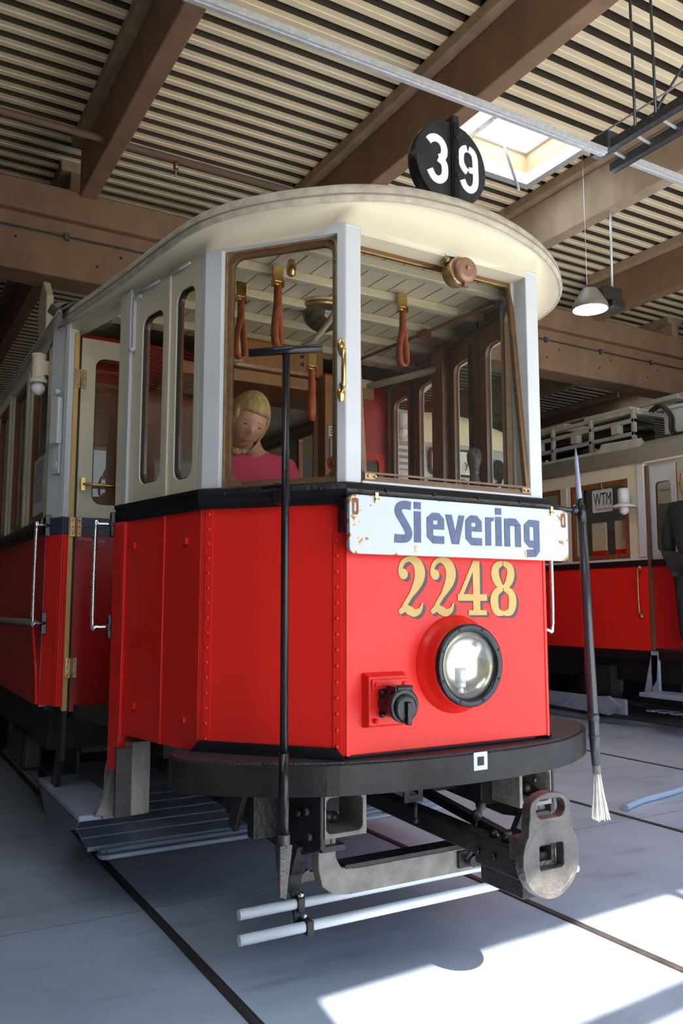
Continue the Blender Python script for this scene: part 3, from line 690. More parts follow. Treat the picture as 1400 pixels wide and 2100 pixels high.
# wooden cabin box on the bulkhead, seen through the left window
bx = MB(); bx.box(CX - .34, CX + .16, 3.62, 3.95, 2.40, 2.56).build('wooden_box', M['lightwood'], TR, bevel=.02)
m = MB(); m.box(CX - .36, CX - .30, 3.60, 3.97, 2.42, 2.59); m.build('box_cushion', M['canvas'], TR, bevel=.012)
m = MB(); m.box(CX - .62, CX + .45, 3.6, 3.98, 2.325, 2.385); m.build('wooden_shelf', M['lightwood'], TR, bevel=.006)
m = MB()
for z_ in (2.46, 2.50): m.lathe([(0, .010), (.004, .010)], (CX + .03, 3.618, z_), (0, -1, 0), 10)
m.build('box_hole', M['darkint'], TR)
m = MB(); m.box(CX + .11, CX + .19, 3.52, 3.60, .80, 2.40); m.build('wooden_post', M['lightwood'], TR, bevel=.006)
m = MB(); m.box(CX + .125, CX + .175, 3.512, 3.52, 2.085, 2.135); pl = m.build('notice_plate', M['white'], TR, label='small white notice plate with blue border')
m = MB(); 
for q in (2.12, 2.107, 2.095): m.box(CX + .133, CX + .167, 3.510, 3.512, q, q + .006)
m.build('notice_writing', M['blueink'], pl)
m = MB(); m.box(CX + .135, CX + .165, 3.512, 3.52, 1.98, 2.07); m.build('slot_plate', M['bluegrey'], TR)
m = MB(); m.box(CX + .25, CX + .30, 3.6, 3.65, 1.95, 2.28); m.build('white_strip', M['white'], TR)
# brake column with brass knob
m = MB(); m.tube([(CX - .04, 3.05, .80), (CX - .04, 3.05, 1.76)], .03, 12).box(CX - .16, CX + .26, 3.02, 3.08, 1.735, 1.765); m.build('brake_column', M['lightwood'], TR, bevel=.004)
m = MB(); m.lathe([(0, .016), (.05, .013), (.062, .016), (.075, .03), (.095, .036), (.115, .030), (.13, .0)], (CX - .1, 3.05, 1.765), (0, 0, 1), 20); m.build('brass_knob', M['brass'], TR)
m = MB(); m.tube(smooth([(CX + .26, 3.05, 1.75), (CX + .32, 3.0, 1.74), (CX + .36, 2.98, 1.78), (CX + .40, 3.0, 1.82)], 5), .010, 8).tube([(CX + .02, 2.95, 1.70), (CX - .1, 2.8, 1.62), (CX + .1, 2.76, 1.60)], .02, 8).ball((CX - .17, 2.78, 1.68), .05); m.build('brake_chain', M['iron'], TR)
# controller with handle at the right
m = MB(); m.lathe([(0, .14), (.80, .14), (.83, .15), (.86, .13), (.88, .05)], (CX + .42, 2.90, .80), (0, 0, 1), 28); m.build('controller', M['iron'], TR)
m = MB(); m.lathe([(0, .022), (.03, .024), (.05, .018), (.09, .022), (.115, .030), (.145, .031), (.165, .022), (.175, .0)], (CX + .36, 2.68, 1.735), (0, 0, 1), 20); m.build('controller_knob', M['worniron'], TR)
m = MB(); m.tube(smooth([(CX + .08, 2.74, 1.69), (CX + .2, 2.70, 1.72), (CX + .36, 2.68, 1.73), (CX + .52, 2.72, 1.77), (CX + .60, 2.80, 1.84)], 5), .011, 8).tube([(CX + .36, 2.68, 1.69), (CX + .40, 2.86, 1.67)], .018, 8); m.build('controller_lever', M['iron'], TR)
# bell cord rod under the ceiling
m = MB(); m.tube([(CX + .52, 2.72, 2.575), (CX + .40, 3.9, 2.565)], .009, 8).box(CX + .46, CX + .50, 3.16, 3.22, 2.55, 2.585); m.build('ceiling_rod', M['wood'], TR)
m = MB(); m.bar((CX + .625, 2.96, 2.57), (CX + .66, 3.14, 2.57), .008, .03); m.build('dark_plaque', M['darkint'], TR)
m = MB(); m.tube([(CX + .45, 3.75, 2.42), (CX + .70, 3.35, 2.47)], .018, 10).box(CX + .40, CX + .50, 3.70, 3.80, 2.40, 2.46); m.build('inner_door_arm', M['cream'], TR)
# dome lamp
lm = thing
m = MB(); m.lathe([(0, .11), (.008, .10), (.012, .095)], (CX - .07, 3.22, 2.623), (0, 0, -1), 32); lamp = m.build('ceiling_lamp', M['cream'], TR)
m = MB(); m.lathe([(0, .104), (.012, .106), (.022, .098)], (CX - .07, 3.22, 2.612), (0, 0, -1), 32); m.build('lamp_ring', M['oldbrass'], lamp)
m = MB(); m.lathe([(0, .095), (.03, .092), (.06, .078), (.085, .050), (.10, .02), (.105, 0)], (CX - .07, 3.22, 2.595), (0, 0, -1), 32); m.build('ribbed_glass', ribbed_glass(), lamp)
m = MB(); m.tube(smooth([(CX - .27, 2.62, 2.60), (CX - .25, 2.70, 2.50), (CX - .24, 2.82, 2.42), (CX - .25, 2.95, 2.36), (CX - .26, 3.05, 2.35)], 6), .012, 8); m.build('cab_cable', M['canvas'], TR)
m = MB(); m.lathe([(0, .012), (.03, .02), (.06, .016), (.07, .0)], (CX - .44, 2.80, 2.60), (0, 0, -1), 14); m.build('bell_knob', M['brass'], TR)
# leather straps
def strap(x, y, z, rot=0, w_=.016, L=.30):
    root = MB().box(x - .022, x + .022, y - .006, y + .006, z - .035, z + .03)
    s = root.build('strap_bracket', M['brass'], TR, bevel=.002)
    MB().box(x - .024, x - .018, y - .012, y + .012, z - .055, z - .03).box(x + .018, x + .024, y - .012, y + .012, z - .055, z - .03).tube([(x - .02, y, z - .045), (x + .02, y, z - .045)], .006, 8).build('buckle', M['brass'], s)
    loop = smooth([(0, -.04), (-.003, -.12), (-.020, -.18), (-.028, -.235), (-.022, -.27), (0, -.285), (.022, -.268), (.026, -.235), (.016, -.18), (.004, -.12), (.0, -.04)], 5)
    c, s_ = math.cos(rot), math.sin(rot); vs = []; 
    n = len(loop)
    for k, (a, b) in enumerate(loop):
        for h in (-w_, w_): vs.append((x + a * c - h * s_, y + a * s_ + h * c, z + b * L / .285))
    mb = MB(); mb.add(vs, [(2 * i, 2 * i + 1, 2 * i + 3, 2 * i + 2) for i in range(n - 1)], True)
    o = mb.build('leather_loop', M['leather'], s); so = o.modifiers.new('s', 'SOLIDIFY'); so.thickness = .005; so.offset = 0
strap(1.300, 3.09, 2.565, .45); strap(1.379, 2.90, 2.58, .75); strap(1.984, 2.90, 2.585, .35); strap(1.80, 3.40, 2.42, .9)

# ---- red door leaf folded into the left doorway
dl = plane((.845, 3.94), (1.845, 3.94))
l = leaf(dl, 0, .26, 1.66, 2.525, .068, .235, 1.725, 2.435, 'open_door_leaf', inm=M['cream'])
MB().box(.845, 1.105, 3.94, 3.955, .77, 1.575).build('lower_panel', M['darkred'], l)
MB().box(.845, 1.105, 3.935, 3.957, 1.575, 1.66).box(.845, 1.105, 3.93, 3.96, 1.615, 1.64).build('navy_band', M['navy'], l)
MB().tube([(.866, 3.92, 1.815), (1.08, 3.92, 1.815)], .008, 8).box(.858, .876, 3.915, 3.94, 1.785, 1.845).build('brass_bar', M['brass'], l)
m = MB(); m.box(.806, .826, 3.90, 3.94, .78, 2.53); m.build('door_wood_edge', mat('ochre_wood_edge', (.50, .30, .08), .5), TR)
m = MB(); m.box(.826, .847, 3.945, 3.955, .78, 2.53); m.build('door_gap', M['darkint'], TR)
for z_ in (2.31, 1.61, .97):
    m = MB(); m.box(.81, .862, 3.893, 3.90, z_ - .045, z_ + .045)
    for q in (-.03, 0, .03): m.ball((.822, 3.892, z_ + q), .004, 6, 4).ball((.852, 3.892, z_ + q), .004, 6, 4)
    m.tube([(.838, 3.892, z_ - .045), (.838, 3.892, z_ + .045)], .006, 8); m.build('hinge', M['oldbrass'], TR, bevel=.001)

# ---- rear platform post and saloon
for sg in (-1, 1):
    de = sp(D, E_, sg)
    for nm, z0, z1, mm in (('platform_post_lower', .80, 1.575, M['red']), ('platform_post_band', 1.575, 1.655, M['navy']), ('platform_post', 1.655, 2.57, M['white'])):
        m = MB(); pbox(m, de, 0.0, de.L, z0, z1, -.04, 0); pbox(m, de, .0, .03, z0, z1, 0, .012); m.build(nm, mm, TR, bevel=.003)
    X = CX + (.93 if sg > 0 else -1.10); Y0 = 4.18 if sg > 0 else 4.03
    sd = plane((X, Y0), (X, Y0 + 1), flip=sg < 0)
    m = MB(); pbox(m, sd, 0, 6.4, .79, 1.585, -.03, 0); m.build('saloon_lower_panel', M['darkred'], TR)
    m = belt([(X, Y0), (X, 10.4)] if sg > 0 else [(X, 10.4), (X, 4.03)], 1.585, 1.66, .02); m.build('saloon_belt', M['black'], TR)
    m = MB(); m.tube([sd(.08, 1.17, .012), sd(6.3, 1.17, .012)], .016, 8); m.build('side_moulding', M['greyiron'], TR)
    m = MB(); pbox(m, sd, 0, 6.4, 2.50, 2.58, -.03, 0); m.build('saloon_header', M['cream'], TR)
    ys = [0.0]; y_ = 0.09
    for k in range(9):
        a, b = y_, y_ + .46
        window(sd, a, b, 1.665, 2.50, .03, .02, -.045, -.01, M['wood'], 'saloon_window')
        m = MB(); pbox(m, sd, b, b + .17, 1.66, 2.52, -.03, 0); pbox(m, sd, b + .055, b + .115, 1.66, 2.52, 0, .01); m.build('saloon_post', M['cream'], TR, bevel=.003)
        y_ += .63
    m = MB(); pbox(m, sd, 0, .09, 1.66, 2.52, -.03, 0); m.build('saloon_post', M['cream'], TR, bevel=.003)
m = MB(); m.box(CX - 1.08, CX + .93, 10.4, 10.45, .79, 2.6); m.build('rear_wall', M['darkred'], TR)
m = MB(); m.box(CX - 1.06, CX + .92, 4.14, 10.4, 2.56, 2.575); m.build('saloon_ceiling', ceilm, TR)
for sg in (-1, 1):
    m = MB(); q_ = .62 if sg > 0 else .8; m.box(CX + sg * q_ - .22, CX + sg * q_ + .22, 4.3, 10.2, 1.15, 1.22).box(CX + sg * (q_ + .2) - .04, CX + sg * (q_ + .2) + .04, 4.3, 10.2, 1.2, 1.62); m.build('long_bench', M['lightwood'], TR, bevel=.01)
# curved red trim beside the doorway and poster in the first window
m = MB(); sd = plane((CX - 1.10, 4.03), (CX - 1.10, 5.03), flip=True)
m.tube([sd(a, b, .004) for a, b in smooth([(.20, 1.20), (.17, 1.10), (.09, .98), (.05, .88), (.03, .80)], 4)], .010, 8); m.build('curved_trim', M['red'], TR)
po = MB(); pbox(po, sd, .13, .42, 1.70, 1.99, -.012, -.008); po = po.build('window_poster', M['white'], TR, label='small poster with a dark picture')
pm = MB(); pbox(pm, sd, .16, .39, 1.76, 1.97, -.008, -.006); pm.build('poster_picture', mat('poster_print', (.05, .06, .05), .4, noise=.9, nscale=30, col2=(.6, .55, .5)), po)
# side lamp and marker bracket
sl = MB(); sl.lathe([(0, .036), (.010, .038), (.014, .034), (.115, .034), (.122, .038), (.13, .036)], (.69, 4.16, 2.345), (0, 0, 1), 28).box(.70, .74, 4.13, 4.19, 2.37, 2.44); sl = sl.build('side_lamp', M['cream'], TR)
m = MB(); m.add([(.69 + a * .048, 4.16 + b * .048, z) for z, k in ((2.345, 1), (2.33, 1.0)) for a, b in [(math.cos(t_ * PI / 8), math.sin(t_ * PI / 8)) for t_ in range(16)]], [list(range(16))[::-1], list(range(16, 32))] + [(i, (i + 1) % 16, 16 + (i + 1) % 16, 16 + i) for i in range(16)]); m.build('lamp_shade', M['cream'], sl)
m = MB(); m.ball((.69, 4.16, 2.305), .033, 20, 12); m.build('lamp_globe', mat('milky_globe', (.78, .72, .72), .25), sl)
de = sp(D, E_, -1)
m = MB(); pbox(m, de, .045, .10, 2.00, 2.22, 0, .03); pbox(m, de, .05, .10, 1.86, 2.0, .0, .012); m.ball(de(.075, 2.25, .015), .014).lathe([(0, .02), (.008, .02)], de(.075, 1.90, .012), tuple(Vector(de(0, 0, 1)) - Vector(de(0, 0, 0))), 14); m.build('marker_bracket', M['white'], TR, bevel=.003)

# ---- grab handles with spiral grip
def grab(p_top, p_bot, out, name='grab_rail'):
    pt = Vector(p_top); pb = Vector(p_bot); o = Vector(out)
    path = [pt, pt + o * .8, pt + o + (pb - pt).normalized() * .02, pb + o - (pb - pt).normalized() * .02, pb + o * .8, pb]
    gm = MB().tube(smooth(path, 4), .0085, 10)
    g = gm.build(name, M['chrome'], TR)
    m = MB(); a = pt + o + (pb - pt) * .07; b = pb + o + (pt - pb) * .07; n_ = 46
    for k in range(n_):
        c = a + (b - a) * (k / (n_ - 1)); m.tube([c + V(0, 0, .002), c - V(0, 0, .002)], .0108, 8, caps=True)
    m.build('spiral_grip', M['chrome'], g)
    for q in (pt, pb):
        m = MB(); m.lathe([(-.01, .013), (.02, .012)], q, o, 12); m.box(q.x - .012, q.x + .012, q.y - .010, q.y + .010, q.z - .05, q.z + .05)
        m.ball(q + V(0, 0, .035) + o * .08, .010, 8, 6).ball(q - V(0, 0, .035) + o * .08, .010, 8, 6)
        m.build('rail_bracket', M['black'], g, bevel=.003)
bc = sp(B, C_, -1); cdl = sp(C_, D, -1); de = sp(D, E_, -1)
q = Vector(bc(.655, 0, .0))
grab((q.x - .012, q.y + .01, 1.585), (q.x - .012, q.y + .01, 1.165), (-.072, -.0, 0))
q = Vector(de(.115, 0, .0))
grab((q.x - .01, q.y, 1.62), (q.x - .01, q.y, 1.17), (-.05, -.01, 0))
grab((CX + .655, 2.76, 1.55), (CX + .655, 2.76, 1.145), (.20, .0, 0))
# brass pull on the front post
gp = MB().tube(smooth([(1.366, 2.355, 2.115), (1.352, 2.325, 2.10), (1.345, 2.315, 2.04), (1.35, 2.325, 1.985), (1.368, 2.36, 1.975)], 6), .008, 10)
for z_ in (2.13, 1.962): gp.ball((1.369, 2.372, z_), .020, 14, 8, (.75, .5, 1.35))
gp.ball((1.366, 2.358, 2.10), .012).ball((1.366, 2.358, 1.99), .012)
gp.build('brass_pull', M['brass'], TR)
# wiper motor above the front window
wm = MB(); wm.box(CX - .015, CX + .11, 2.36, 2.42, 2.548, 2.554); wmo = wm.build('wiper_motor', M['galv'], TR)
m = MB(); m.lathe([(0, .052), (.05, .055), (.055, .05)], (CX + .045, 2.40, 2.495), (0, -1, 0), 24).box(CX - .01, CX + .09, 2.37, 2.41, 2.53, 2.55).ball((CX - .005, 2.37, 2.535), .012).ball((CX + .095, 2.37, 2.535), .010); m.build('motor_body', M['oldbrass'], wmo)
m = MB(); m.lathe([(0, .05), (.018, .046), (.022, .03)], (CX + .055, 2.345, 2.495), (0, -1, 0), 24).box(CX + .045, CX + .065, 2.33, 2.35, 2.43, 2.46).ball((CX + .055, 2.322, 2.50), .010, 8, 6); m.build('motor_cap', mat('copper_cap', (.30, .16, .10), .5, metal=.5, noise=.2, nscale=50), wmo)

# ---- number 2248
DG = {}
def two():
    c = smooth([(.16, .70), (.13, .78), (.22, .92), (.46, .985), (.72, .93), (.84, .78), (.80, .62), (.62, .44), (.36, .24), (.17, .06)], 5)
    n = len(c); w_ = [.10 + .22 * math.sin(PI * min(1, max(0, (i / (n - 1) - .30) / .55))) ** 1 if i / (n - 1) > .30 else .10 for i in range(n)]
    w_ = [max(a, .13) for a in w_]
    b = smooth([(.08, .05), (.28, .12), (.46, .085), (.64, .045), (.84, .10), (.93, .22)], 5)
    return [('s', c, w_), ('s', b, [.10, .12, .14, .15, .16, .17, .18, .2, .21, .22, .22, .22, .22, .21, .2, .19, .18, .17, .15, .14, .12, .10, .08, .06, .05, .04][:len(b)]), ('c', (.24, .72), .16)]
def four():
    return [('p', [(.52, .99), (.76, .99), (.76, .0), (.52, .0)]), ('s', [(.60, .98), (.08, .32)], .13), ('p', [(.0, .26), (1.0, .26), (1.0, .38), (.0, .38)]), ('p', [(.36, .0), (.98, .0), (.98, .09), (.36, .09)])]
def eight():
    u = smooth([(.5, .97), (.22, .90), (.16, .74), (.30, .58), (.5, .52), (.70, .58), (.84, .74), (.78, .90), (.5, .97)], 5)
    l = smooth([(.5, .50), (.18, .41), (.10, .24), (.20, .07), (.5, .03), (.80, .07), (.90, .24), (.82, .41), (.5, .50)], 5)
    wv = lambda n: [.11 + .17 * abs(math.sin(2 * PI * i / (n - 1))) for i in range(n)]
    return [('s', u, wv(len(u))), ('s', l, wv(len(l)))]
def glyph(mb, g, s0, z0, w_, h, d0, d1, fn):
    for ei, e in enumerate(g):
        d1 = d1 + .00012
        if e[0] == 's':
            pts = [(s0 + a * w_, z0 + b * h) for a, b in e[1]]; ww = [q * w_ * 1.2 for q in e[2]] if isinstance(e[2], list) else e[2] * w_
            mb.stroke(pts, ww, fn, d0, d1)
        elif e[0] == 'p': mb.prism([(s0 + a * w_, z0 + b * h) for a, b in e[1]], fn, d0, d1)
        elif e[0] == 'c': mb.prism([(s0 + (e[1][0] + e[2] * math.cos(a)) * w_, z0 + e[1][1] * h + e[2] * math.sin(a) * w_) for a in [2 * PI * k / 20 for k in range(20)]], fn, d0, d1)
gl_ = [(two(), -.243, .115), (two(), -.108, .115), (four(), .018, .135), (eight(), .176, .110)]
num = MB()
for g, s0, w_ in gl_: glyph(num, g, s0, 1.216, w_, .198, .0005, .0025, FF)
no = num.build('number_2248', M['gold'], TR, label='gold number 2248 with dark drop shadow')
no.name = 'fleet_number'
sh = MB()
for g, s0, w_ in gl_:
    for k in range(4): glyph(sh, g, s0 + .0035 * (k + 1), 1.216 - .0022 * (k + 1), w_, .198, .0001, .0004 + .0002 * (4 - k) / 4, FF)
sh.build('number_shadow', M['ink'], no)

# ---- headlamp
HX, HZ = CX + .006, 1.045
hl = MB(); hl.lathe([(0, .172), (.012, .168), (.022, .156), (.034, .151), (.05, .148), (.066, .145), (.072, .140), (.070, .125)], (HX, 2.37, HZ), (0, -1, 0), 56, caps=False); hl = hl.build('headlamp', M['red'], TR)
m = MB(); m.lathe([(0, .142), (.014, .142), (.018, .136), (.016, .122), (.010, .116), (-.01, .114), (0, .142)], (HX, 2.298, HZ), (0, -1, 0), 56, caps=False)
for k in range(8):
    a = 2 * PI * (k + .5) / 8; m.ball((HX + math.cos(a) * .131, 2.283, HZ + math.sin(a) * .131), .006, 8, 6)
m.build('lamp_rim', M['black'], hl)
refl = mat('reflector', (.62, .60, .48), .20, metal=.9, bump=.06, bscale=8)
m = MB(); m.lathe([(0, .118), (.02, .113), (.04, .097), (.056, .07), (.066, .035), (.069, .0)], (HX, 2.298, HZ), (0, 1, 0), 48, caps=False); m.build('reflector', refl, hl)
# hollow the housing visually with a dark bowl lip
m = MB(); m.lathe([(0, .116), (.006, .094), (.010, .05), (.011, .0)], (HX, 2.292, HZ), (0, -1, 0), 48, caps=False); m.build('lens', M['glass'], hl)
m = MB(); m.tube([(HX - .022, 2.315, HZ - .095), (HX - .022, 2.315, HZ - .075)], .010, 12).tube([(HX - .022, 2.315, HZ - .075), (HX - .022, 2.315, HZ - .055)], .018, 12).tube([(HX - .022, 2.315, HZ - .055), (HX - .022, 2.315, HZ - .01)], .020, 16); m.build('bulb_holder', M['galv'], hl)
m = MB(); m.ball((HX - .022, 2.315, HZ + .012), .024, 16, 10); m.build('bulb', M['glass'], hl)

# ---- jumper socket
sk = MB(); sk.hexa([(1.452, 2.335, .858), (1.60, 2.335, .858), (1.61, 2.37, .85), (1.446, 2.37, .85), (1.452, 2.335, 1.018), (1.60, 2.335, 1.018), (1.61, 2.37, 1.03), (1.446, 2.37, 1.03)]); sk.box(1.46, 1.60, 2.327, 2.335, .975, 1.01)
for x in (1.475, 1.585):
    for z in (.875, .992): sk.ball((x, 2.327, z), .009, 10, 6)
sk = sk.build('jumper_socket', M['red'], TR, bevel=.004)
m = MB(); m.tube([(1.53, 2.335, .93), (1.53, 2.26, .93)], .045, 20); m.lathe([(0, .054), (.016, .056), (.02, .05)], (1.53, 2.262, .93), (0, -1, 0), 24)
m.box(1.495, 1.565, 2.245, 2.30, .975, .992)
for a in (45, 135, 225, 315): m.ball((1.53 + .048 * math.cos(math.radians(a)), 2.325, .93 + .048 * math.sin(math.radians(a))), .011, 8, 6)
m.build('socket_barrel', M['black'], sk, bevel=.002)
m = MB(); m.lathe([(0, .045), (.012, .04), (.016, .025)], (1.53, 2.243, .925), (0, -1, 0), 20).box(1.522, 1.540, 2.215, 2.235, .872, .945); m.tube([(1.50, 2.25, .985), (1.56, 2.25, .985)], .010, 10); m.build('socket_flap', M['black'], sk, bevel=.004)

# ---- bumper
bp = smooth([(0, 2.285), (.25, 2.298), (.48, 2.345), (.66, 2.43), (.80, 2.53), (.90, 2.645), (.915, 2.73), (.87, 2.83)], 5)
bi = smooth([(0, 2.40), (.25, 2.40), (.42, 2.42), (.55, 2.53), (.66, 2.66), (.74, 2.77), (.80, 2.86), (.84, 2.86)], 5)
bo = both(bp); bii = both(bi); n = len(bo)
def slab(z0, z1, o, i_):
    vs = [(CX + a, b, z) for z in (z0, z1) for a, b in o] + [(CX + a, b, z) for z in (z0, z1) for a, b in i_]
    fs = []
    for j in range(n - 1):
        fs += [(j, j + 1, n + j + 1, n + j), (2 * n + j + 1, 2 * n + j, 3 * n + j, 3 * n + j + 1), (n + j, n + j + 1, 3 * n + j + 1, 3 * n + j), (j + 1, j, 2 * n + j, 2 * n + j + 1)]
    fs += [(0, n, 3 * n, 2 * n), (n - 1, 3 * n - 1, 4 * n - 1, 2 * n - 1)]
    mb = MB(); mb.add(vs, fs); return mb
bmat = mat('worn_black_wood', (.008, .008, .009), .38, noise=.5, nscale=7, bump=.15, bscale=45, col2=(.030, .026, .022), spec=.22)
bump = slab(.648, .745, bo, bii).build('bumper', bmat, TR, bevel=.008)
tread = mat('studded_tread', (.055, .045, .05), .42, metal=.3, bump=.9, bscale=160)
slab(.745, .752, [(a * .985, b + .012) for a, b in bo], bii).build('tread_plate', tread, bump)
m = MB(); fr = plane((CX, 2.2855), (CX + 1, 2.2855)); m.ring(rrect(.012, .072, .690, .750, .001), rrect(.027, .057, .705, .735, .001), lambda s, z, d: (CX + s, 2.2868 - d + abs(s) * .01, z), 0, .002); m.build('white_square_mark', M['white'], bump)
# ---- underframe at the nose
def plate(poly, x, t_, m_, name, hole=None, parent=TR, bevel=.004):
    fn = lambda s, z, d: (x + d, s, z)
    mb = MB()
    mb.prism(poly, fn, -t_ / 2, t_ / 2); return mb.build(name, m_, parent, bevel=bevel)
for sg in (-1, 1):
    X = CX + sg * .50
    # longitudinal frame plate, tapering forwards
    plate([(2.42, .645), (2.42, .47), (2.56, .42), (2.70, .40), (3.3, .44), (6, .44), (6, .645)], X, .02, M['iron'], 'frame_plate')
    m = MB(); fnf = lambda s, z, d: (CX + s * sg, 2.42 - d, z)
    # C shaped bracket end towards the viewer
    m.ring(rrect(.335, .50, .50, .640, .001), rrect(.350, .488, .515, .628, .02), fnf, -.16, .0)
    m.build('frame_bracket', M['greyiron'], TR, bevel=.003)
    m = MB(); m.bar((X - sg * .08, 2.75, .62), (X - sg * .02, 2.46, .52), .03, .03).ball((X + sg * -.06, 2.5, .55), .018).ball((X - sg * .11, 2.55, .53), .022).box(X - .12, X + .12, 2.7, 2.75, .45, .64); m.build('bracket_brace', M['iron'], TR, bevel=.003)
    for (yy_, zz_) in ((2.50, .575), (2.56, .56), (2.48, .50)):
        m = MB(); m.lathe([(0, .014), (.010, .014), (.014, .008)], (X + sg * -.0 - .012, yy_, zz_), (-1, 0, 0), 6).lathe([(0, .014), (.010, .014), (.014, .008)], (X + .012, yy_, zz_), (1, 0, 0), 6)
        m.build('frame_bolt', M['worniron'], TR)
    MB().prism([(2.70, .645), (2.78, .645), (2.86, .47), (2.80, .46)], lambda s, z, d: (X + sg * .14 + d, s, z), -.01, .01).build('support_gusset', M['iron'], TR)
# U-shaped cross member
ub = [(-.48, .50), (-.50, .47), (-.50, .40), (-.485, .345), (-.44, .312), (-.38, .305), (.38, .305), (.44, .312), (.485, .345), (.50, .40), (.50, .47), (.48, .50), (.435, .50), (.435, .43), (.415, .395), (.36, .385), (-.36, .385), (-.415, .395), (-.435, .43), (-.435, .50)]
fnu = lambda s, z, d: (CX + s, 2.45 - d, z)
MB().prism(ub, fnu, -.05, 0).build('cross_member', M['greyiron'], TR, bevel=.003)
m = MB(); m.box(CX - .40, CX + .40, 2.45, 2.52, .387, .40); m.build('cross_member_top', M['iron'], TR)
m = MB()
for sx in (-.455, .455): MB().box(CX + sx - .045, CX + sx + .045, 2.43, 2.52, .455, .475).tube([(CX + sx, 2.46, .475), (CX + sx, 2.46, .50)], .012, 6).build('clamp_foot', M['iron'], TR, bevel=.003)
m.box(CX + .06, CX + .16, 2.435, 2.45, .322, .38)
m.tube([(CX + .10, 2.44, .35), (CX + .10, 2.40, .35)], .020, 10).tube([(CX + .13, 2.44, .35), (CX + .13, 2.41, .35)], .024, 10)
m.build('clamp_block', M['iron'], TR, bevel=.003)
# levers with ball knobs
for dx, dy in ((.06, 0), (.16, .10)):
    m = MB(); m.tube(smooth([(CX + dx + .02, 2.42 + dy, .36), (CX + dx + .01, 2.36 + dy, .43), (CX + dx, 2.38 + dy, .47), (CX + dx - .02, 2.32 + dy, .50), (CX + dx - .03, 2.30 + dy, .525)], 5), .009, 8).ball((CX + dx - .032, 2.295 + dy, .54), .019, 14, 10); m.build('coupling_lever', M['iron'], TR)
# lever guide hanging from the bumper
m = MB(); m.ring(rrect(-.115, -.035, .55, .66, .001), rrect(-.095, -.055, .575, .64, .001), lambda s, z, d: (CX + s, 2.52 - d, z), -.01, .0).tube([(CX - .075, 2.51, .55), (CX - .075, 2.51, .49)], .008, 8).ball((CX - .075, 2.51, .49), .012); m.build('hanging_bracket', M['iron'], TR)
# drawbar, side stays and coupler plate
m = MB(); m.hexa([(CX - .030, 2.12, .43), (CX + .030, 2.12, .43), (CX + .028, 3.6, .48), (CX - .028, 3.6, .48), (CX - .030, 2.12, .50), (CX + .030, 2.12, .50), (CX + .028, 3.6, .54), (CX - .028, 3.6, .54)])
m.box(CX - .045, CX + .045, 1.96, 2.22, .415, .505); m.box(CX - .038, CX + .038, 2.0, 2.2, .36, .42)
cpl = m.build('drawbar', M['iron'], TR, bevel=.006)
m = MB()
for y_ in (2.05, 2.10, 2.16): MB().ball((CX - .01, y_, .51), .018, 10, 8).build('drawbar_rivet', M['black'], cpl)
for y_ in (2.02, 2.12, 2.2): MB().lathe([(0, .012), (.012, .012)], (CX - .045, y_, .46), (-1, 0, 0), 6).build('drawbar_bolt', M['black'], cpl)
m = MB(); m.bar((CX + .04, 2.15, .50), (CX + .12, 3.3, .60), .03, .03); m.build('drawbar_stay', M['iron'], cpl)
# coupler plate: round disc with loop, square funnel opening
def arc(cx, cz, rx, rz, a0, a1, n_): return [(cx + rx * math.cos(math.radians(a0 + (a1 - a0) * k / n_)), cz + rz * math.sin(math.radians(a0 + (a1 - a0) * k / n_))) for k in range(n_ + 1)]
PZ = .502
outer = arc(0, PZ, .114, .118, 38, -218, 40) + [(-.088, PZ + .10), (-.083, PZ + .125)] + arc(0, PZ + .145, .083, .045, 172, 8, 14) + [(.083, PZ + .125), (.088, PZ + .10)]
outer = outer[::-1]
mouth = rrect(-.048, .048, PZ - .032, PZ + .040, .008)
loop_ = rrect(-.058, .058, PZ + .116, PZ + .170, .025)
cfn = lambda s, z, d: (CX + s, 1.93 - d, z)
# plate built with boolean-free holes: polygon rings cut by two bridges
def holed(outp, holes, fn, d0, d1, name, m_, parent):
    cu = bpy.data.curves.new(name, 'CURVE'); cu.dimensions = '2D'; cu.fill_mode = 'BOTH'; cu.extrude = abs(d1 - d0) / 2; cu.bevel_depth = .004; cu.bevel_resolution = 2; cu.offset = -.004
    for L in [outp] + holes:
        s_ = cu.splines.new('POLY'); s_.points.add(len(L) - 1); s_.use_cyclic_u = True
        for p, q in zip(s_.points, L): p.co = (q[0], q[1], 0, 1)
    o = bpy.data.objects.new(name, cu); COL.objects.link(o); bpy.context.view_layer.update()
    me = bpy.data.meshes.new_from_object(o.evaluated_get(bpy.context.evaluated_depsgraph_get()))
    mid = (d0 + d1) / 2
    mb = MB(); mb.add([fn(v.co.x, v.co.y, mid + v.co.z) for v in me.vertices], [list(p.vertices) for p in me.polygons])
    bpy.data.objects.remove(o); bpy.data.curves.remove(cu); bpy.data.meshes.remove(me)
    return mb.build(name, m_, parent)
holed(outer, [mouth, loop_], cfn, -.012, .016, 'coupler_plate', M['worniron'], cpl)
m = MB(); ms = [(-.048, PZ - .032), (.048, PZ - .032), (.048, PZ + .04), (-.048, PZ + .04)]; mi = [(-.03, PZ - .018), (.03, PZ - .018), (.03, PZ + .026), (-.03, PZ + .026)]
m.ring(ms, mi, lambda s, z, d: (CX + s, 1.945 - d, z), -.10, -.0).build('coupler_mouth', M['worniron'], cpl)
m = MB(); m.tube([cfn(a, b, .017) for a, b in arc(0, PZ, .100, .103, 0, 352, 44)], .004, 6, closed=True); m.build('coupler_ridge', M['worniron'], cpl)
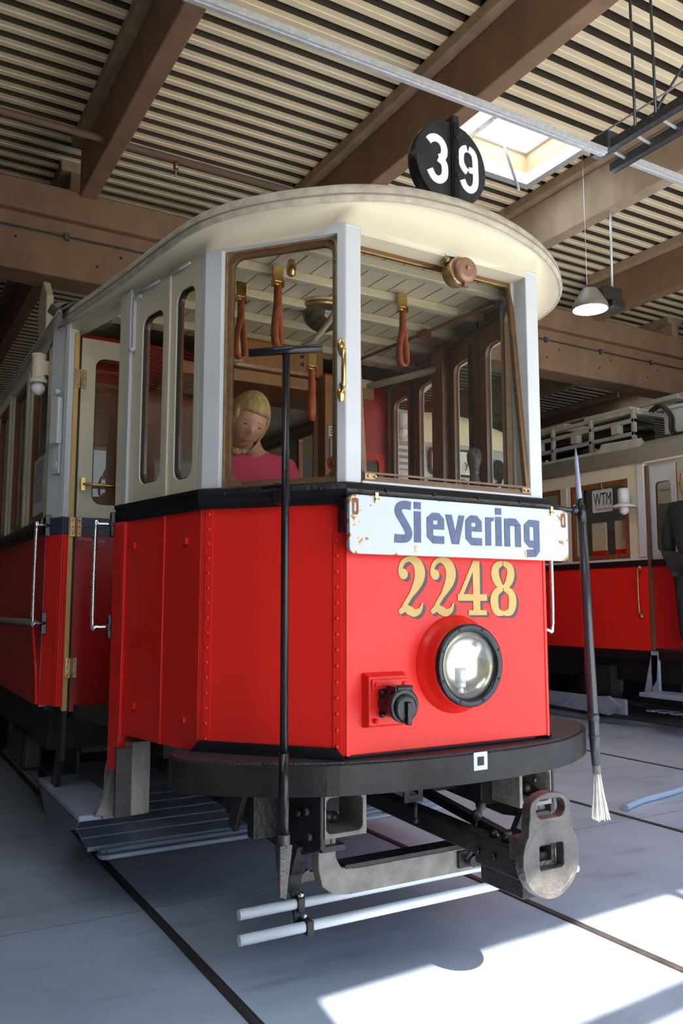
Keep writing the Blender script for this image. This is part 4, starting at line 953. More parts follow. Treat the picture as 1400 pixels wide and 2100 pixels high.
# front lifeguard bars
lg = MB(); lg.tube([(1.106, 2.57, .185), (2.594, 2.57, .185)], .017, 18); lg = lg.build('lifeguard_bar', M['whitetube'], TR)
m = MB(); m.tube([(1.125, 2.62, .245), (2.594, 2.62, .245)], .017, 18); m.build('lifeguard_bar', M['whitetube'], TR)
for x in (1.335, 2.323):
    m = MB(); m.bar((x, 2.60, .16), (x, 2.645, .285), .022, .012); m.bar((x, 2.645, .28), (x, 2.62, .36), .05, .012); m.bar((x, 2.62, .35), (x - .01, 2.55, .46), .05, .03)
    m.box(x + .005, x + .03, 2.545, 2.60, .162, .207).box(x - .003, x + .022, 2.595, 2.645, .222, .268)
    m.build('bar_hanger', M['iron'], TR, bevel=.002)
for x in (1.335, 2.323):
    for q_, r_ in (((x, 2.585, .285), .011), ((x + .004, 2.565, .222), .009)): MB().ball(q_, r_, 10, 8).build('hanger_bolt', M['chrome'], TR)
m = MB(); m.bar((1.34, 2.66, .30), (1.42, 2.70, .31), .02, .03).bar((1.34, 2.70, .30), (2.32, 2.70, .30), .02, .03); m.build('hanger_cross_rod', M['greyiron'], TR)

# ---- deep underframe, wheels
m = MB()
m.box(CX - .78, CX + .78, 3.2, 10.4, .66, .76); m.box(CX - .55, CX + .55, 3.0, 3.12, .45, .66)
m.box(CX - .7, CX + .7, 4.9, 5.1, .42, .60).box(CX - .95, CX + .90, 4.6, 10.2, .50, .79)
m.build('underframe', M['rubber'], TR)
for y_ in (5.35, 7.95):
    for x in (CX - .7175, CX + .7175):
        m = MB(); sg = -1 if x < CX else 1; m.lathe([(0, .37), (.03, .375), (.035, .345), (.11, .34), (.112, .27), (.09, .25), (.09, .1), (.13, .09), (.15, .07)], (x - sg * .03, y_, .345), (sg, 0, 0), 36)
        m.build('wheel', M['iron'], TR)
    m = MB(); m.tube([(CX - .72, y_, .345), (CX + .72, y_, .345)], .06, 12); m.build('axle', M['iron'], TR)
for sg in (-1, 1):
    m = MB(); m.box(CX + sg * .92 - .06, CX + sg * .92 + .06, 5.15, 5.55, .30, .52); m.build('axle_box', M['iron'], TR, bevel=.02)
# ---- slatted lifeguard tray ahead of the wheels
for k in range(6):
    y_ = 3.74 + k * .105; z_ = .205 + k * .016
    m = MB(); m.hexa([(.90, y_, z_ - .008), (2.76, y_, z_ - .008), (2.76, y_ + .092, z_ + .02), (.90, y_ + .092, z_ + .02), (.90, y_, z_ + .012), (2.76, y_, z_ + .012), (2.76, y_ + .092, z_ + .026), (.90, y_ + .092, z_ + .026)]); m.build('lifeguard_slat', M['bluegrey'], TR, bevel=.003)
m = MB(); lp = smooth([(2.72, 3.62, .20), (1.3, 3.62, .20), (1.0, 3.62, .20), (.96, 3.62, .20), (.935, 3.635, .20), (.935, 3.675, .203), (.96, 3.69, .205), (1.0, 3.692, .205), (1.3, 3.692, .206), (2.72, 3.692, .206)], 5); m.tube(lp, .011, 10); m.build('lifeguard_loop', M['bluegrey'], TR)
for x in (1.25, 2.40): MB().bar((x, 3.72, .19), (x, 4.35, .27), .02, .012).bar((x, 4.1, .24), (x, 4.15, .60), .03, .012).build('slat_carrier', M['iron'], TR)
# ---- entrance step and its side plates
for sg in (-1, 1):
    def X_(a): return CX + sg * (a - (.15 if sg > 0 else 0))
    def bx(mb, a, b, y0, y1, z0, z1): mb.box(min(X_(a), X_(b)), max(X_(a), X_(b)), y0, y1, z0, z1)
    m = MB(); bx(m, .83, 1.035, 3.46, 4.32, .395, .42); stp = m.build('step_board', M['bluegrey'], TR, bevel=.006)
    m = MB(); m.prism([(4.32, .394), (4.05, .235), (3.55, .345), (3.48, .394)], lambda s, z, d: (X_(1.02 + d), s, z), 0, .012); m.build('step_skirt', M['darkgalv'], stp, bevel=.003)
    bc = sp(B, C_, sg)
    m = MB(); pbox(m, bc, .585, .655, .42, .745, -.10, -.005); m.build('step_hanger', M['greywood'], TR, bevel=.006)
    m = MB(); pbox(m, bc, .50, .575, .44, .72, -.10, -.02); m.build('step_hanger', M['greywood'], TR, bevel=.006)
    fnp = lambda s, z, d: (X_(.86 + s), 3.44 + d, z)
    m = MB(); m.prism([(.0, .40), (.085, .40), (.075, .60), (.06, .66), (.0, .70)] if sg > 0 else [(.0, .70), (.06, .66), (.075, .60), (.085, .40), (.0, .40)], fnp, 0, .03); m.build('step_side_plate', M['greywood'], TR, bevel=.004)
    m = MB(); m.prism([(.03, .425), (.15, .425), (.11, .50), (.085, .60), (.075, .68), (.03, .68)], lambda s, z, d: (X_(.84 + s), 3.43 - d, z), 0, .04); m.build('step_gusset', M['greywood'], TR, bevel=.004)
    m = MB(); bx(m, .86, .94, 3.28, 3.30, .44, .70); m.build('side_bracket', M['iron'], TR)
    m = MB(); m.prism([(3.95, .79), (4.10, .79), (4.05, .60), (4.16, .42), (4.05, .42), (3.97, .55)], lambda s, z, d: (X_(1.0) + d, s, z), -.01, .01); m.build('rear_step_bracket', M['iron'], TR)
m = MB(); m.box(CX - .06, CX + .06, 3.3, 3.34, .40, .60).box(CX - .75, CX - .62, 3.9, 3.95, .30, .5); m.build('tray_linkage', M['iron'], TR)

# ---- bracket rods for the hanging tools
abL = sp(A, B, -1)
m = MB(); pbox(m, abL, .20, .235, 1.59, 1.66, .02, .07); m.tube([abL(.22, 1.64, .05), abL(.24, 1.635, .14), (1.158, 2.365, 1.63)], .010, 8); pbox(m, abL, .19, .25, 1.60, 1.655, .02, .035); m.build('tool_hook', M['black'], TR, bevel=.004)
m = MB(); m.tube(smooth([(CX + .50, 2.42, 1.655), (CX + .62, 2.49, 1.655), (CX + .70, 2.50, 1.65), (CX + .765, 2.50, 1.648)], 5), .011, 8).lathe([(0, .012), (.02, .022), (.03, .012)], (CX + .725, 2.50, 1.65), (1, 0, 0), 10).tube([(CX + .745, 2.49, 1.65), (CX + .745, 2.49, 1.59)], .004, 6); m.build('tool_hook', M['black'], TR)

# ================================================================== LOOSE THINGS ON THE TRAM
# destination board
db = thing('destination_board', 'rusty white enamel board reading Sievering, hung under the front window', 'sign', (CX, 2.29, 1.515))
bfn = lambda s, z, d: (CX + s, 2.303 - d + (.012 if False else 0), z)
BW0, BW1, BZ0, BZ1 = -.474, .497, 1.418, 1.612
o = MB().prism(rrect(BW0, BW1, BZ0, BZ1, .022), bfn, -.012, .008).build('board', M['board'], db, bevel=.003)
# recentre the mesh so the rust pattern follows the board
for v in o.data.vertices: v.co -= Vector((CX, 2.29, 1.515))
o.matrix_parent_inverse = Matrix.Identity(4)
LT = MB(); d0, d1 = .008, .010; LK = [0]; b0 = 1.463; xh = 1.565; caph = 1.601
def st(pts, w_, k=5): LK[0] += 1; LT.stroke(smooth(pts, k) if k else pts, w_ + .002, bfn, d0, d1 + .0001 * (LK[0] % 5))
def pr(L): LK[0] += 1; LT.prism(L, bfn, d0, d1 + .0001 * (LK[0] % 5))
# S
st([(-.233, 1.586), (-.262, 1.588), (-.282, 1.578), (-.283, 1.560), (-.268, 1.538), (-.250, 1.512), (-.242, 1.492), (-.250, 1.477), (-.272, 1.473), (-.300, 1.474)], .026)
# i
def i_(s): pr([(s, b0), (s + .028, b0), (s + .028, xh + .004), (s, xh + .004)]); pr([(s, xh + .012), (s + .028, xh + .012), (s + .028, caph), (s, caph)])
i_(-.220)
def e_(s):
    w_ = .073
    st([(s + .013, 1.520), (s + .013, 1.545), (s + .028, 1.555), (s + .048, 1.555), (s + .060, 1.545), (s + .060, 1.511)], .025, 0)
    st([(s + .013, 1.521), (s + .013, 1.488), (s + .028, 1.475), (s + w_, 1.475)], .025, 0)
    pr([(s + .02, 1.511), (s + .060, 1.511), (s + .060, 1.528), (s + .02, 1.528)])
e_(-.167)
pr([(-.088, xh), (-.060, xh), (-.044, 1.505), (-.029, xh), (-.004, xh), (-.030, b0), (-.060, b0)])
e_(.0)
pr([(.090, b0), (.116, b0), (.116, xh), (.090, xh)]); pr([(.114, 1.548), (.130, 1.555), (.130, xh), (.114, xh)])
i_(.137)
pr([(.178, b0), (.205, b0), (.205, xh), (.178, xh)]); st([(.195, 1.553), (.232, 1.553), (.243, 1.543), (.243, b0)], .026, 0)
st([(.334, 1.553), (.300, 1.553), (.286, 1.543), (.286, 1.488), (.300, 1.476), (.334, 1.476)], .025, 0); st([(.334, xh), (.334, 1.452), (.325, 1.443), (.285, 1.441)], .026, 0)
LT.build('lettering', M['blueink'], db)
rust = mat('rust', (.22, .09, .04), .8, noise=.4, nscale=40)
for s_ in (-.452, .472): MB().ring(rrect(s_ - .012, s_ + .012, 1.545, 1.60, .008), rrect(s_ - .004, s_ + .004, 1.555, 1.585, .003), bfn, .008, .0095).build('rust_slot', rust, db)
m = MB()
for s_ in (-.372, .410): MB().box(CX + s_ - .006, CX + s_ + .006, 2.288, 2.296, 1.588, 1.622).tube([(CX + s_ - .006, 2.290, 1.60), (CX + s_ + .008, 2.290, 1.60)], .004, 6).build('hanging_clip', M['brass'], db)
m = MB()
for s_ in (-.218, .275): MB().box(CX + s_, CX + s_ + .009, 2.2935, 2.295, 1.428, 1.452).build('brass_slot', M['oldbrass'], db)
m = MB()
for s_ in (-.470, .46): MB().box(CX + s_ - .006, CX + s_ + .02, 2.32, 2.372, 1.49, 1.60).build('board_holder', M['black'], TR, bevel=.004)

# route disc 39
rd = thing('route_disc', 'round black disc showing white 39, standing on the tram roof', 'sign', (CX, 2.36, 2.73))
DZc = 2.90; dfn = lambda s, z, d: (CX - .002 + s, 2.34 - d, DZc + z)
m = MB(); m.lathe([(0, .15), (.008, .163), (.03, .166), (.055, .160), (.062, .145)], (CX - .002, 2.34, DZc), (0, 1, 0), 56); m.build('drum', M['black'], rd)
m = MB(); m.lathe([(0, .162), (.004, .165), (.008, .160)], (CX - .002, 2.344, DZc), (0, -1, 0), 56); face = m.build('face', M['iron'], rd)
gd = mat('disc_numeral', (.80, .78, .82), .4)
m = MB()
# 3
c3 = smooth([(-.108, .060), (-.095, .073), (-.072, .080), (-.048, .070), (-.036, .045), (-.040, .018), (-.058, .004)], 5)
m.stroke(c3, .030, dfn, .004, .0065)
c3 = smooth([(-.064, .0035), (-.040, -.010), (-.034, -.040), (-.040, -.066), (-.062, -.082), (-.086, -.076), (-.104, -.050)], 5)
m.stroke(c3, .030, dfn, .004, .0069)
# 9 with stencil gaps
m.stroke(smooth([(.072, .078), (.056, .072), (.044, .052), (.044, .018), (.056, -.004), (.072, -.016)], 5), .027, dfn, .004, .0065)
m.stroke(smooth([(.080, .078), (.098, .070), (.109, .048), (.111, .010), (.112, -.04), (.104, -.070), (.084, -.084), (.062, -.076), (.048, -.052)], 5), .027, dfn, .004, .0065)
m.prism([(.080, -.016), (.108, -.016), (.108, .010), (.080, .006)], dfn, .004, .0061)
m.build('numerals', gd, face)
m = MB(); m.box(CX - .006, CX - .001, 2.325, 2.34, DZc - .155, DZc + .16).box(CX + .0, CX + .022, 2.322, 2.34, DZc - .15, DZc + .16); m.build('centre_strip', M['black'], rd, bevel=.002)
MB().box(CX - .003, CX + .027, 2.325, 2.37, DZc + .155, DZc + .19).build('top_latch', M['iron'], rd, bevel=.002)
for z_ in (-.05, .02, .10): MB().ball((CX + .011, 2.32, DZc + z_), .006, 8, 6).build('rivet', M['iron'], rd)
for x_ in (-.165, .165): MB().ball((CX + x_, 2.36, DZc), .012).build('side_latch', M['iron'], rd)
m = MB(); m.prism([(-.13, -.19), (.09, -.19), (.06, -.13), (-.10, -.10)], dfn, -.07, -.02).box(CX - .13, CX - .11, 2.36, 2.42, 2.69, 2.80).box(CX - .12, CX + .08, 2.345, 2.45, 2.70, 2.722).tube([(CX - .03, 2.345, 2.712), (CX + .05, 2.345, 2.712)], .006, 8); m.build('foot', M['iron'], rd, bevel=.003)

# switch iron hung at the left of the nose
si = thing('switch_iron', 'long black iron bar with T handle hanging left of the tram nose', 'tool', (1.15, 2.345, .38))
MB().tube([(1.147, 2.345, 2.062), (1.148, 2.345, 1.40), (1.150, 2.345, .80)], .0125, 16).tube([(1.150, 2.345, .80), (1.152, 2.345, .55)], .016, 16).build('shaft', M['black'], si)
MB().tube([(1.040, 2.40, 2.062), (1.250, 2.29, 2.082)], .0135, 16).build('t_handle', M['black'], si)
m = MB(); m.hexa([(1.134, 2.335, .38), (1.158, 2.335, .37), (1.158, 2.345, .37), (1.134, 2.345, .38), (1.130, 2.328, .53), (1.174, 2.328, .53), (1.174, 2.365, .53), (1.130, 2.365, .53)]); m.tube([(1.152, 2.345, .52), (1.152, 2.345, .56)], .019, 14); m.build('chisel_tip', M['worniron'], si, bevel=.003)

# broom
br = thing('track_broom', 'black handled broom with pale bristles hung upright beside the bumper end', 'broom', (2.66, 2.5, .38))
MB().tube([(2.592, 2.5, 1.915), (2.594, 2.5, 1.87), (2.600, 2.5, 1.76), (2.606, 2.5, 1.68)], [.002, .008, .011, .012], 14).build('spike', M['bluegrey'], br)
MB().tube([(2.606, 2.5, 1.70), (2.614, 2.5, 1.64), (2.618, 2.5, 1.60)], [.013, .021, .019], 14).build('socket', M['black'], br)
MB().tube([(2.616, 2.5, 1.62), (2.632, 2.5, 1.10), (2.648, 2.5, .70), (2.650, 2.5, .60)], [.018, .021, .022, .017], 16).tube([(2.644, 2.5, .81), (2.6445, 2.5, .78)], .0235, 16).tube([(2.646, 2.5, .72), (2.6465, 2.5, .715)], .0245, 16).build('handle', mat('blue_black_pole', (.02, .022, .03), .35, bump=.2, coat=.2), br)
MB().tube([(2.652, 2.5, .61), (2.653, 2.5, .565)], .0165, 14).build('ferrule', M['greyiron'], br)
m = MB()
for k in range(70):
    a = random.random() * 2 * PI; r = math.sqrt(random.random()); r0 = .013 * r; r1 = (.034 + .012 * random.random()) * r
    p0 = V(2.653 + math.cos(a) * r0, 2.5 + math.sin(a) * r0, .575); p1 = V(2.663 + math.cos(a) * r1 + .006, 2.5 + math.sin(a) * r1 * .8, .395 - random.random() * .02)
    m.tube([p0, p0.lerp(p1, .45) + V(math.cos(a), math.sin(a), 0) * -.003, p1], [.0022, .0024, .002], 5)
o = m.build('bristles', M['bristle'], br); o['kind'] = 'stuff'
# ================================================================== TRAM WITH THE WINDOW SIGN, RIGHT
T2 = thing('tram', 'second red and cream tram, a sign reading WTM in its window', 'tram', (8.1, 9, 0))
X2 = 7.0
s2 = plane((X2, 0), (X2, 1), flip=True)
def p2(a, b, z0, z1, d0, d1, nm, mm, bev=.003, par=None):
    m = MB(); pbox(m, s2, a, b, z0, z1, d0, d1); return m.build(nm, mm, par or T2, bevel=bev)
p2(5.80, 14, .79, 1.655, -.03, 0, 'lower_panel', M['red']); p2(3.9, 5.44, .79, 1.655, -.03, 0, 'lower_panel', M['red'])
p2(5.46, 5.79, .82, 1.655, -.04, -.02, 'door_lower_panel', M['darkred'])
p2(3.9, 14, .70, .79, -.03, .005, 'sole_bar', M['black'])
p2(5.80, 14, 1.655, 1.72, -.03, .012, 'belt_rail', M['black']); p2(3.9, 5.79, 1.655, 1.72, -.03, -.0, 'belt_rail', M['black'])
p2(5.80, 14, 1.72, 1.745, -.03, .016, 'white_sill', M['white'])
p2(5.80, 14, 2.60, 2.76, -.03, 0, 'header', M['cream']); p2(3.9, 5.80, 2.72, 2.76, -.05, 0.02, 'header', M['cream'])
p2(5.84, 6.03, 1.745, 2.60, -.03, 0, 'corner_post', M['cream']); p2(5.80, 5.88, 1.75, 2.72, 0.0, .03, 'corner_pillar', M['white'])
y_ = 6.03
for k in range(8):
    window(s2, y_, y_ + .83, 1.745, 2.60, .055, .02, -.03, -.005, M['framewood2'] if 'framewood2' in M else M['wood'], 'window_frame', T2)
    p2(y_ + .83, y_ + .98, 1.745, 2.60, -.03, 0, 'window_post', M['cream']); p2(y_ + .87, y_ + .92, 1.745, 2.60, 0, .012, 'post_moulding', M['white'])
    y_ += .98
# inside and far side
MB().box(7.03, 9.2, 3.95, 14, .74, .80).build('inner_floor', M['darkint'], T2)
m = MB()
for yy_ in [5.9 + .98 * k for k in range(9)]: m.box(9.14, 9.2, yy_, yy_ + .15, 1.7, 2.6)
m.box(9.14, 9.2, 3.9, 14, .70, 1.72).box(9.14, 9.2, 3.9, 14, 2.6, 2.76).build('far_side', M['cream'], T2)
MB().box(8.9, 9.13, 6.2, 13, 1.0, 1.65).box(7.1, 7.3, 6.5, 13, 1.0, 1.60).build('long_bench', M['lightwood'], T2)
m = MB(); m.box(7.3, 8.0, 6.9, 6.94, .8, 2.7); m.build('inner_partition', M['darkint'], T2)
# cream and red blocks stand in for reflections in the first window
for ya_, yb_ in ((6.13, 6.31), (6.44, 6.64)):
    q = MB().box(7.10, 7.12, ya_, yb_, 1.86, 2.17).build('cream_reflection', M['cream'], T2); MB().box(7.10, 7.12, ya_, yb_, 1.76, 1.859).build('red_reflection', M['red'], q)
leaf(plane((7.04, 5.79), (7.04, 5.0), flip=False), 0.0, .33, 1.72, 2.70, .08, .27, 1.80, 2.52, 'open_door_leaf', T2, outm=M['white'])
p2(5.765, 5.80, .80, 2.70, -.02, .01, 'door_edge', mat('brown_door_edge', (.12, .065, .03), .5))
m = MB(); m.tube(smooth([(6.99, 5.90, 1.62), (6.95, 5.90, 1.60), (6.95, 5.90, 1.2), (6.99, 5.90, 1.17)], 4), .010, 8).ball((6.985, 5.90, 1.64), .025).ball((6.985, 5.90, 1.14), .025); m.build('grab_rail', M['oldbrass'], T2)
sl2 = MB(); sl2.lathe([(0, .06), (.14, .06), (.16, .05)], (6.90, 6.0, 2.32), (0, 0, 1), 20); sl2 = sl2.build('side_lamp', M['white'], T2)
MB().lathe([(0, .13), (.02, .12), (.05, .05)], (6.90, 6.0, 2.275), (0, 0, 1), 24).build('lamp_shade', M['white'], sl2)
MB().ball((6.90, 6.0, 2.25), .05, 14, 10).build('lamp_globe', mat('milky_globe_far', (.75, .68, .70), .3), sl2)
# roof
prf = smooth([(6.98, 2.74), (6.99, 2.80), (7.10, 2.93), (7.35, 3.04), (7.7, 3.11), (8.1, 3.13), (8.5, 3.11), (8.85, 3.04), (9.1, 2.93), (9.21, 2.80), (9.22, 2.74)], 4)
m = MB(); n = len(prf); m.add([(a, yy_, b) for yy_ in (3.7, 14) for a, b in prf], [(i, i + 1, n + i + 1, n + i) for i in range(n - 1)] + [tuple(range(n))], True); m.build('roof', mat('roof_pale_grey', (.46, .43, .36), .7, noise=.15), T2)
rg = mat('roof_gear_grey', (.40, .38, .33), .6, noise=.2)
m = MB()
for z_, x_ in ((3.12, 7.28), (3.27, 7.28), (3.38, 7.30)): m.box(x_, x_ + .05, 6.15, 12, z_, z_ + .045)
for k in range(9): m.box(7.28, 7.33, 6.15 + k * .62, 6.19 + k * .62, 3.02, 3.42)
for k in range(9): m.box(7.25, 7.34, 6.35 + k * .62, 6.45 + k * .62, 3.17, 3.27)
m.box(7.3, 7.9, 6.12, 6.2, 3.36, 3.41).build('resistor_rack', rg, T2, bevel=.004)
m = MB()
for k in range(4): m.box(7.35, 7.8, 6.25 + k * 1.0, 6.95 + k * 1.0, 3.38, 3.48)
m.build('resistor_cover', M['cream'], T2, bevel=.02)
m = MB()
for k in range(4): m.lathe([(0, .2), (.06, .2)], (7.55, 6.35 + k * 1.0, 3.20), (0, 0, 1), 16).box(7.4, 7.8, 6.3 + k, 6.9 + k, 3.12, 3.34)
m.build('resistor_coil', M['darkint'], T2)
m = MB(); m.tube([(7.18, 6.3, 2.97), (7.18, 12, 2.97)], .03, 10).hexa([(7.12, 5.95, 2.93), (7.26, 5.95, 2.93), (7.26, 6.55, 2.95), (7.12, 6.55, 2.95), (7.14, 6.0, 3.04), (7.22, 6.0, 3.06), (7.22, 6.5, 3.08), (7.14, 6.5, 3.06)])
for k in range(6): m.tube([(7.18, 6.6 + k * .8, 2.86), (7.18, 6.6 + k * .8, 3.02)], .018, 8)
m.build('roof_board', rg, T2, bevel=.01)
m = MB(); m.box(7.4, 8.8, 4.2, 5.85, 3.08, 3.34).box(7.35, 8.85, 4.15, 5.9, 3.34, 3.37); rbx = m.build('clerestory_box', M['bluegrey2'] if 'bluegrey2' in M else M['white'], T2, bevel=.01)
m = MB(); m.box(7.39, 7.40, 4.3, 5.5, 3.14, 3.19).box(7.39, 7.40, 4.3, 5.5, 3.26, 3.28).build('red_stripe', M['red'], rbx)
m = MB(); 
for dx in (0, .05): m.tube(smooth([(7.3 + dx, 5.95, 3.35), (7.28 + dx, 5.8, 3.38), (7.30 + dx, 5.7, 3.25), (7.33 + dx, 5.72, 3.12), (7.30 + dx, 5.65, 3.04)], 5), .016, 8)
m.build('roof_cable', M['rubber'], T2)
m = MB(); m.tube(smooth([(7.7, 9.5, 3.5), (7.6, 7.5, 3.55), (7.55, 6.2, 3.50), (7.6, 4.6, 3.62)], 5), .018, 8).box(7.5, 7.66, 5.75, 6.1, 3.48, 3.53); m.build('trolley_pole', rg, T2)
# running gear
m = MB(); m.box(7.2, 9.0, 5.6, 14, .45, .72); m.box(7.55, 8.7, 5.9, 12, .12, .45); m.box(7.05, 7.15, 6.4, 6.8, .30, .6).box(7.05, 7.15, 7.6, 8.2, .25, .6); m.build('underframe', M['rubber'], T2)
for y_ in (6.9, 9.6):
    m = MB(); m.lathe([(0, .38), (.03, .385), (.035, .35), (.12, .34), (.12, .1)], (7.39, y_, .38), (-1, 0, 0), 30).lathe([(0, .1), (.1, .09)], (7.25, y_, .38), (-1, 0, 0), 16); m.build('wheel', M['iron'], T2)
m = MB(); m.box(6.72, 7.02, 4.3, 5.75, .355, .40); stp = m.build('step_board', M['bluegrey'], T2, bevel=.01)
m = MB(); m.box(6.98, 7.02, 5.72, 5.80, .38, .79).prism([(5.80, .75), (5.72, .75), (5.74, .50), (5.84, .37), (5.90, .37)], lambda s, z, d: (6.98 + d, s, z), 0, .03); m.build('step_bracket', M['bluegrey'], T2)
m = MB(); m.prism([(6.85, .24), (7.05, .12), (6.3, .10), (6.15, .20), (6.3, .30)], lambda s, z, d: (6.9 + d, s, z), 0, .03).box(6.92, 6.96, 6.1, 8.0, .12, .28); m.build('lifeguard_board', M['bluegrey'], T2, bevel=.006)
for k in range(6):
    m = MB(); m.box(6.85, 9.2, 5.0 + k * .14, 5.08 + k * .14, .20, .215); m.build('lifeguard_slat', M['bluegrey'], T2)
m = MB(); m.box(7.0, 7.05, 5.0, 6.3, .22, .26); m.build('slat_carrier', M['iron'], T2)
ws = thing('window_sign', 'small white sign reading WTM hung in the window of the right tram', 'sign', (6.975, 6.43, 2.4))
MB().prism(rrect(6.23, 6.515, 2.27, 2.52, .02), s2, .008, .014).build('sign_plate', M['white'], ws)
f2 = lambda s, z, d: (6.985 - d, 6.50 - s, z)
text_mb('WTM', .20, f2, .008, 2.345, .0035, .53).build('sign_letters', M['rubber'], ws)
text_mb('www.tram.at', .048, f2, .04, 2.29, .0035, .78).build('small_red_writing', M['red'], ws)
MB().tube([(6.984, 6.37, 2.51), (6.984, 6.375, 2.60)], .006, 6).tube([(6.984, 6.34, 2.52), (6.984, 6.37, 2.545), (6.984, 6.41, 2.52)], .005, 6).build('hanging_hook', M['chrome'], ws)

# ================================================================== WHITE FRONTED TRAM SEEN THROUGH THE CAB
T3 = thing('tram', 'white-fronted tram behind, seen through the cab windows of the 2248 tram', 'tram', (4.79, 8, 0))
def arcx(y0, hw, bulge, n_=14):
    return [(4.79 + hw * math.sin(a), y0 + bulge * (1 - math.cos(a)) * 1.0) for a in [(-PI / 2 + PI * k / n_) for k in range(n_ + 1)]]
rows = []
for z_, hw, y0 in ((.6, 1.0, 6.0), (1.6, 1.03, 5.98), (2.2, 1.03, 6.0), (2.70, 1.02, 6.03), (2.73, 1.06, 5.98)):
    rows.append([(a - CX, b, z_) for a, b in arcx(y0, hw, .55)])
rows = [[(r[0][0], 11.5, r[0][2])] + r + [(r[-1][0], 11.5, r[-1][2])] for r in rows]
loft(rows[2:], 'upper_body', M['white'], T3); loft(rows[:3], 'lower_body', M['red'], T3)
rr_ = [[(r[0] * 1, r[1], r[2]) for r in rows[-1]]]
for k, z_ in ((.97, 2.86), (.90, 2.97), (.7, 3.08), (.4, 3.14), (.02, 3.16)):
    rr_.append([((4.79 - CX) + (p[0] - (4.79 - CX)) * k, p[1] + (1 - k) * .9 * (p[1] < 11), z_) for p in rows[-1]])
loft(rr_, 'roof', M['cream'], T3)
fy = lambda s, z, d: (4.79 + s, 6.0 + .55 * (1 - math.sqrt(max(0, 1 - (s / 1.03) ** 2))) - d - .004, z)
a, b, z0, z1 = -.37, .30, 2.455, 2.67
m = MB(); m.prism(rrect(a - .02, b + .02, z0 - .02, z1 + .02, .05), fy, 0.0, .02); q = m.build('destination_window', M['rubber'], T3)
m = MB(); m.prism(rrect(a, b, z0, z1, .04), fy, .02, .025); m.build('destination_blind', mat('pale_blind', (.62, .66, .62), .5), q)
text_mb('Ra', .115, fy, a + .012, z0 + .06, .03).build('blind_letters', M['rubber'], q)
text_mb('yst', .115, fy, -.03, z0 + .06, .03).build('blind_letters', M['rubber'], q)
for a, b, z0, z1 in ((.37, .52, 2.44, 2.64), (-.40, .02, 1.75, 2.41), (.10, .75, 1.75, 2.40)):
    m = MB(); m.prism(rrect(a, b, z0, z1, .05), fy, 0, .012); m.build('front_window', mat('dark_glass', (.02, .022, .025), .08), T3)
for z_ in (2.56, 2.44):
    m = MB(); m.lathe([(0, .045), (.05, .045), (.06, .0)], fy(.66, z_, 0), (0, -1, 0), 16); m.build('marker_lamp', M['bluegrey'], T3)
m = MB(); m.tube([fy(-.52, 2.48, .01), fy(-.52, 2.62, .01)], .02, 8); m.build('wiper_housing', M['white'], T3)
m = MB(); m.lathe([(0, .05), (.13, .05), (.14, .04)], (4.06, 5.95, 2.80), (0, 0, 1), 20).box(4.02, 4.10, 5.97, 6.3, 2.80, 2.84).build('corner_lamp', M['white'], T3)
m = MB(); m.ball((4.06, 5.95, 2.76), .055, 14, 10); m.build('corner_lamp_globe', mat('milky_globe_back', (.72, .66, .64), .3), T3)
for k in range(4):
    m = MB(); m.box(3.98, 4.20, 5.90 + k * .01, 5.98, 2.44 + k * .06, 2.468 + k * .06); m.build('louvre_slat', M['white'], T3)
MB().box(4.7, 5.3, 7.0, 7.6, 3.05, 3.30).build('roof_box', M['white'], T3, bevel=.05)
MB().box(3.95, 5.6, 6.8, 11, .12, .6).build('underframe', M['rubber'], T3)
for y_ in (7.6, 9.8):
    for x_, sg_ in ((4.065, -1), (5.55, 1)): MB().lathe([(0, .36), (.03, .365), (.035, .34), (.11, .34)], (x_, y_, .35), (sg_, 0, 0), 28).build('wheel', M['iron'], T3)

# ================================================================== PEOPLE
def figure(J, R, E, name_head, head_rot, head_c, head_s, name='body', skin=None, vox=.009):
    """one continuous body: skinned skeleton fused with a shaped head"""
    me = bpy.data.meshes.new('sk'); keys = list(J); idx = {k: i for i, k in enumerate(keys)}
    me.from_pydata([J[k] for k in keys], [(idx[a], idx[b]) for a, b in E], []); o = bpy.data.objects.new('sk', me); COL.objects.link(o)
    o.modifiers.new('s', 'SKIN'); 
    for k in keys:
        sv = me.skin_vertices[0].data[idx[k]]; r = R[k]; sv.radius = r if isinstance(r, tuple) else (r, r); sv.use_root = (k == 'pelvis')
    o.modifiers.new('ss', 'SUBSURF').levels = 2
    bpy.context.view_layer.update()
    m1 = bpy.data.meshes.new_from_object(o.evaluated_get(bpy.context.evaluated_depsgraph_get())); bpy.data.objects.remove(o)
    mb = MB(); mb.add([tuple(v.co) for v in m1.vertices], [list(p.vertices) for p in m1.polygons], True)
    if head_c is not None:
        hv, hf = head_mesh(); Mh = Matrix.Translation(head_c) @ head_rot.to_4x4() @ Matrix.Scale(head_s, 4)
        mb.add([tuple(Mh @ Vector(v)) for v in hv], hf, True)
    me2 = bpy.data.meshes.new('f'); me2.from_pydata(mb.v, [], mb.f); o2 = bpy.data.objects.new('f', me2); COL.objects.link(o2)
    rm = o2.modifiers.new('r', 'REMESH'); rm.mode = 'VOXEL'; rm.voxel_size = vox; rm.use_smooth_shade = True
    sm_ = o2.modifiers.new('s', 'SMOOTH'); sm_.factor = .5; sm_.iterations = 2
    bpy.context.view_layer.update()
    m3 = bpy.data.meshes.new_from_object(o2.evaluated_get(bpy.context.evaluated_depsgraph_get())); bpy.data.objects.remove(o2)
    m3.polygons.foreach_set('use_smooth', [True] * len(m3.polygons)); m3.materials.clear(); m3.materials.append(skin or M['skin'])
    f = bpy.data.objects.new(name, m3); COL.objects.link(f); return f
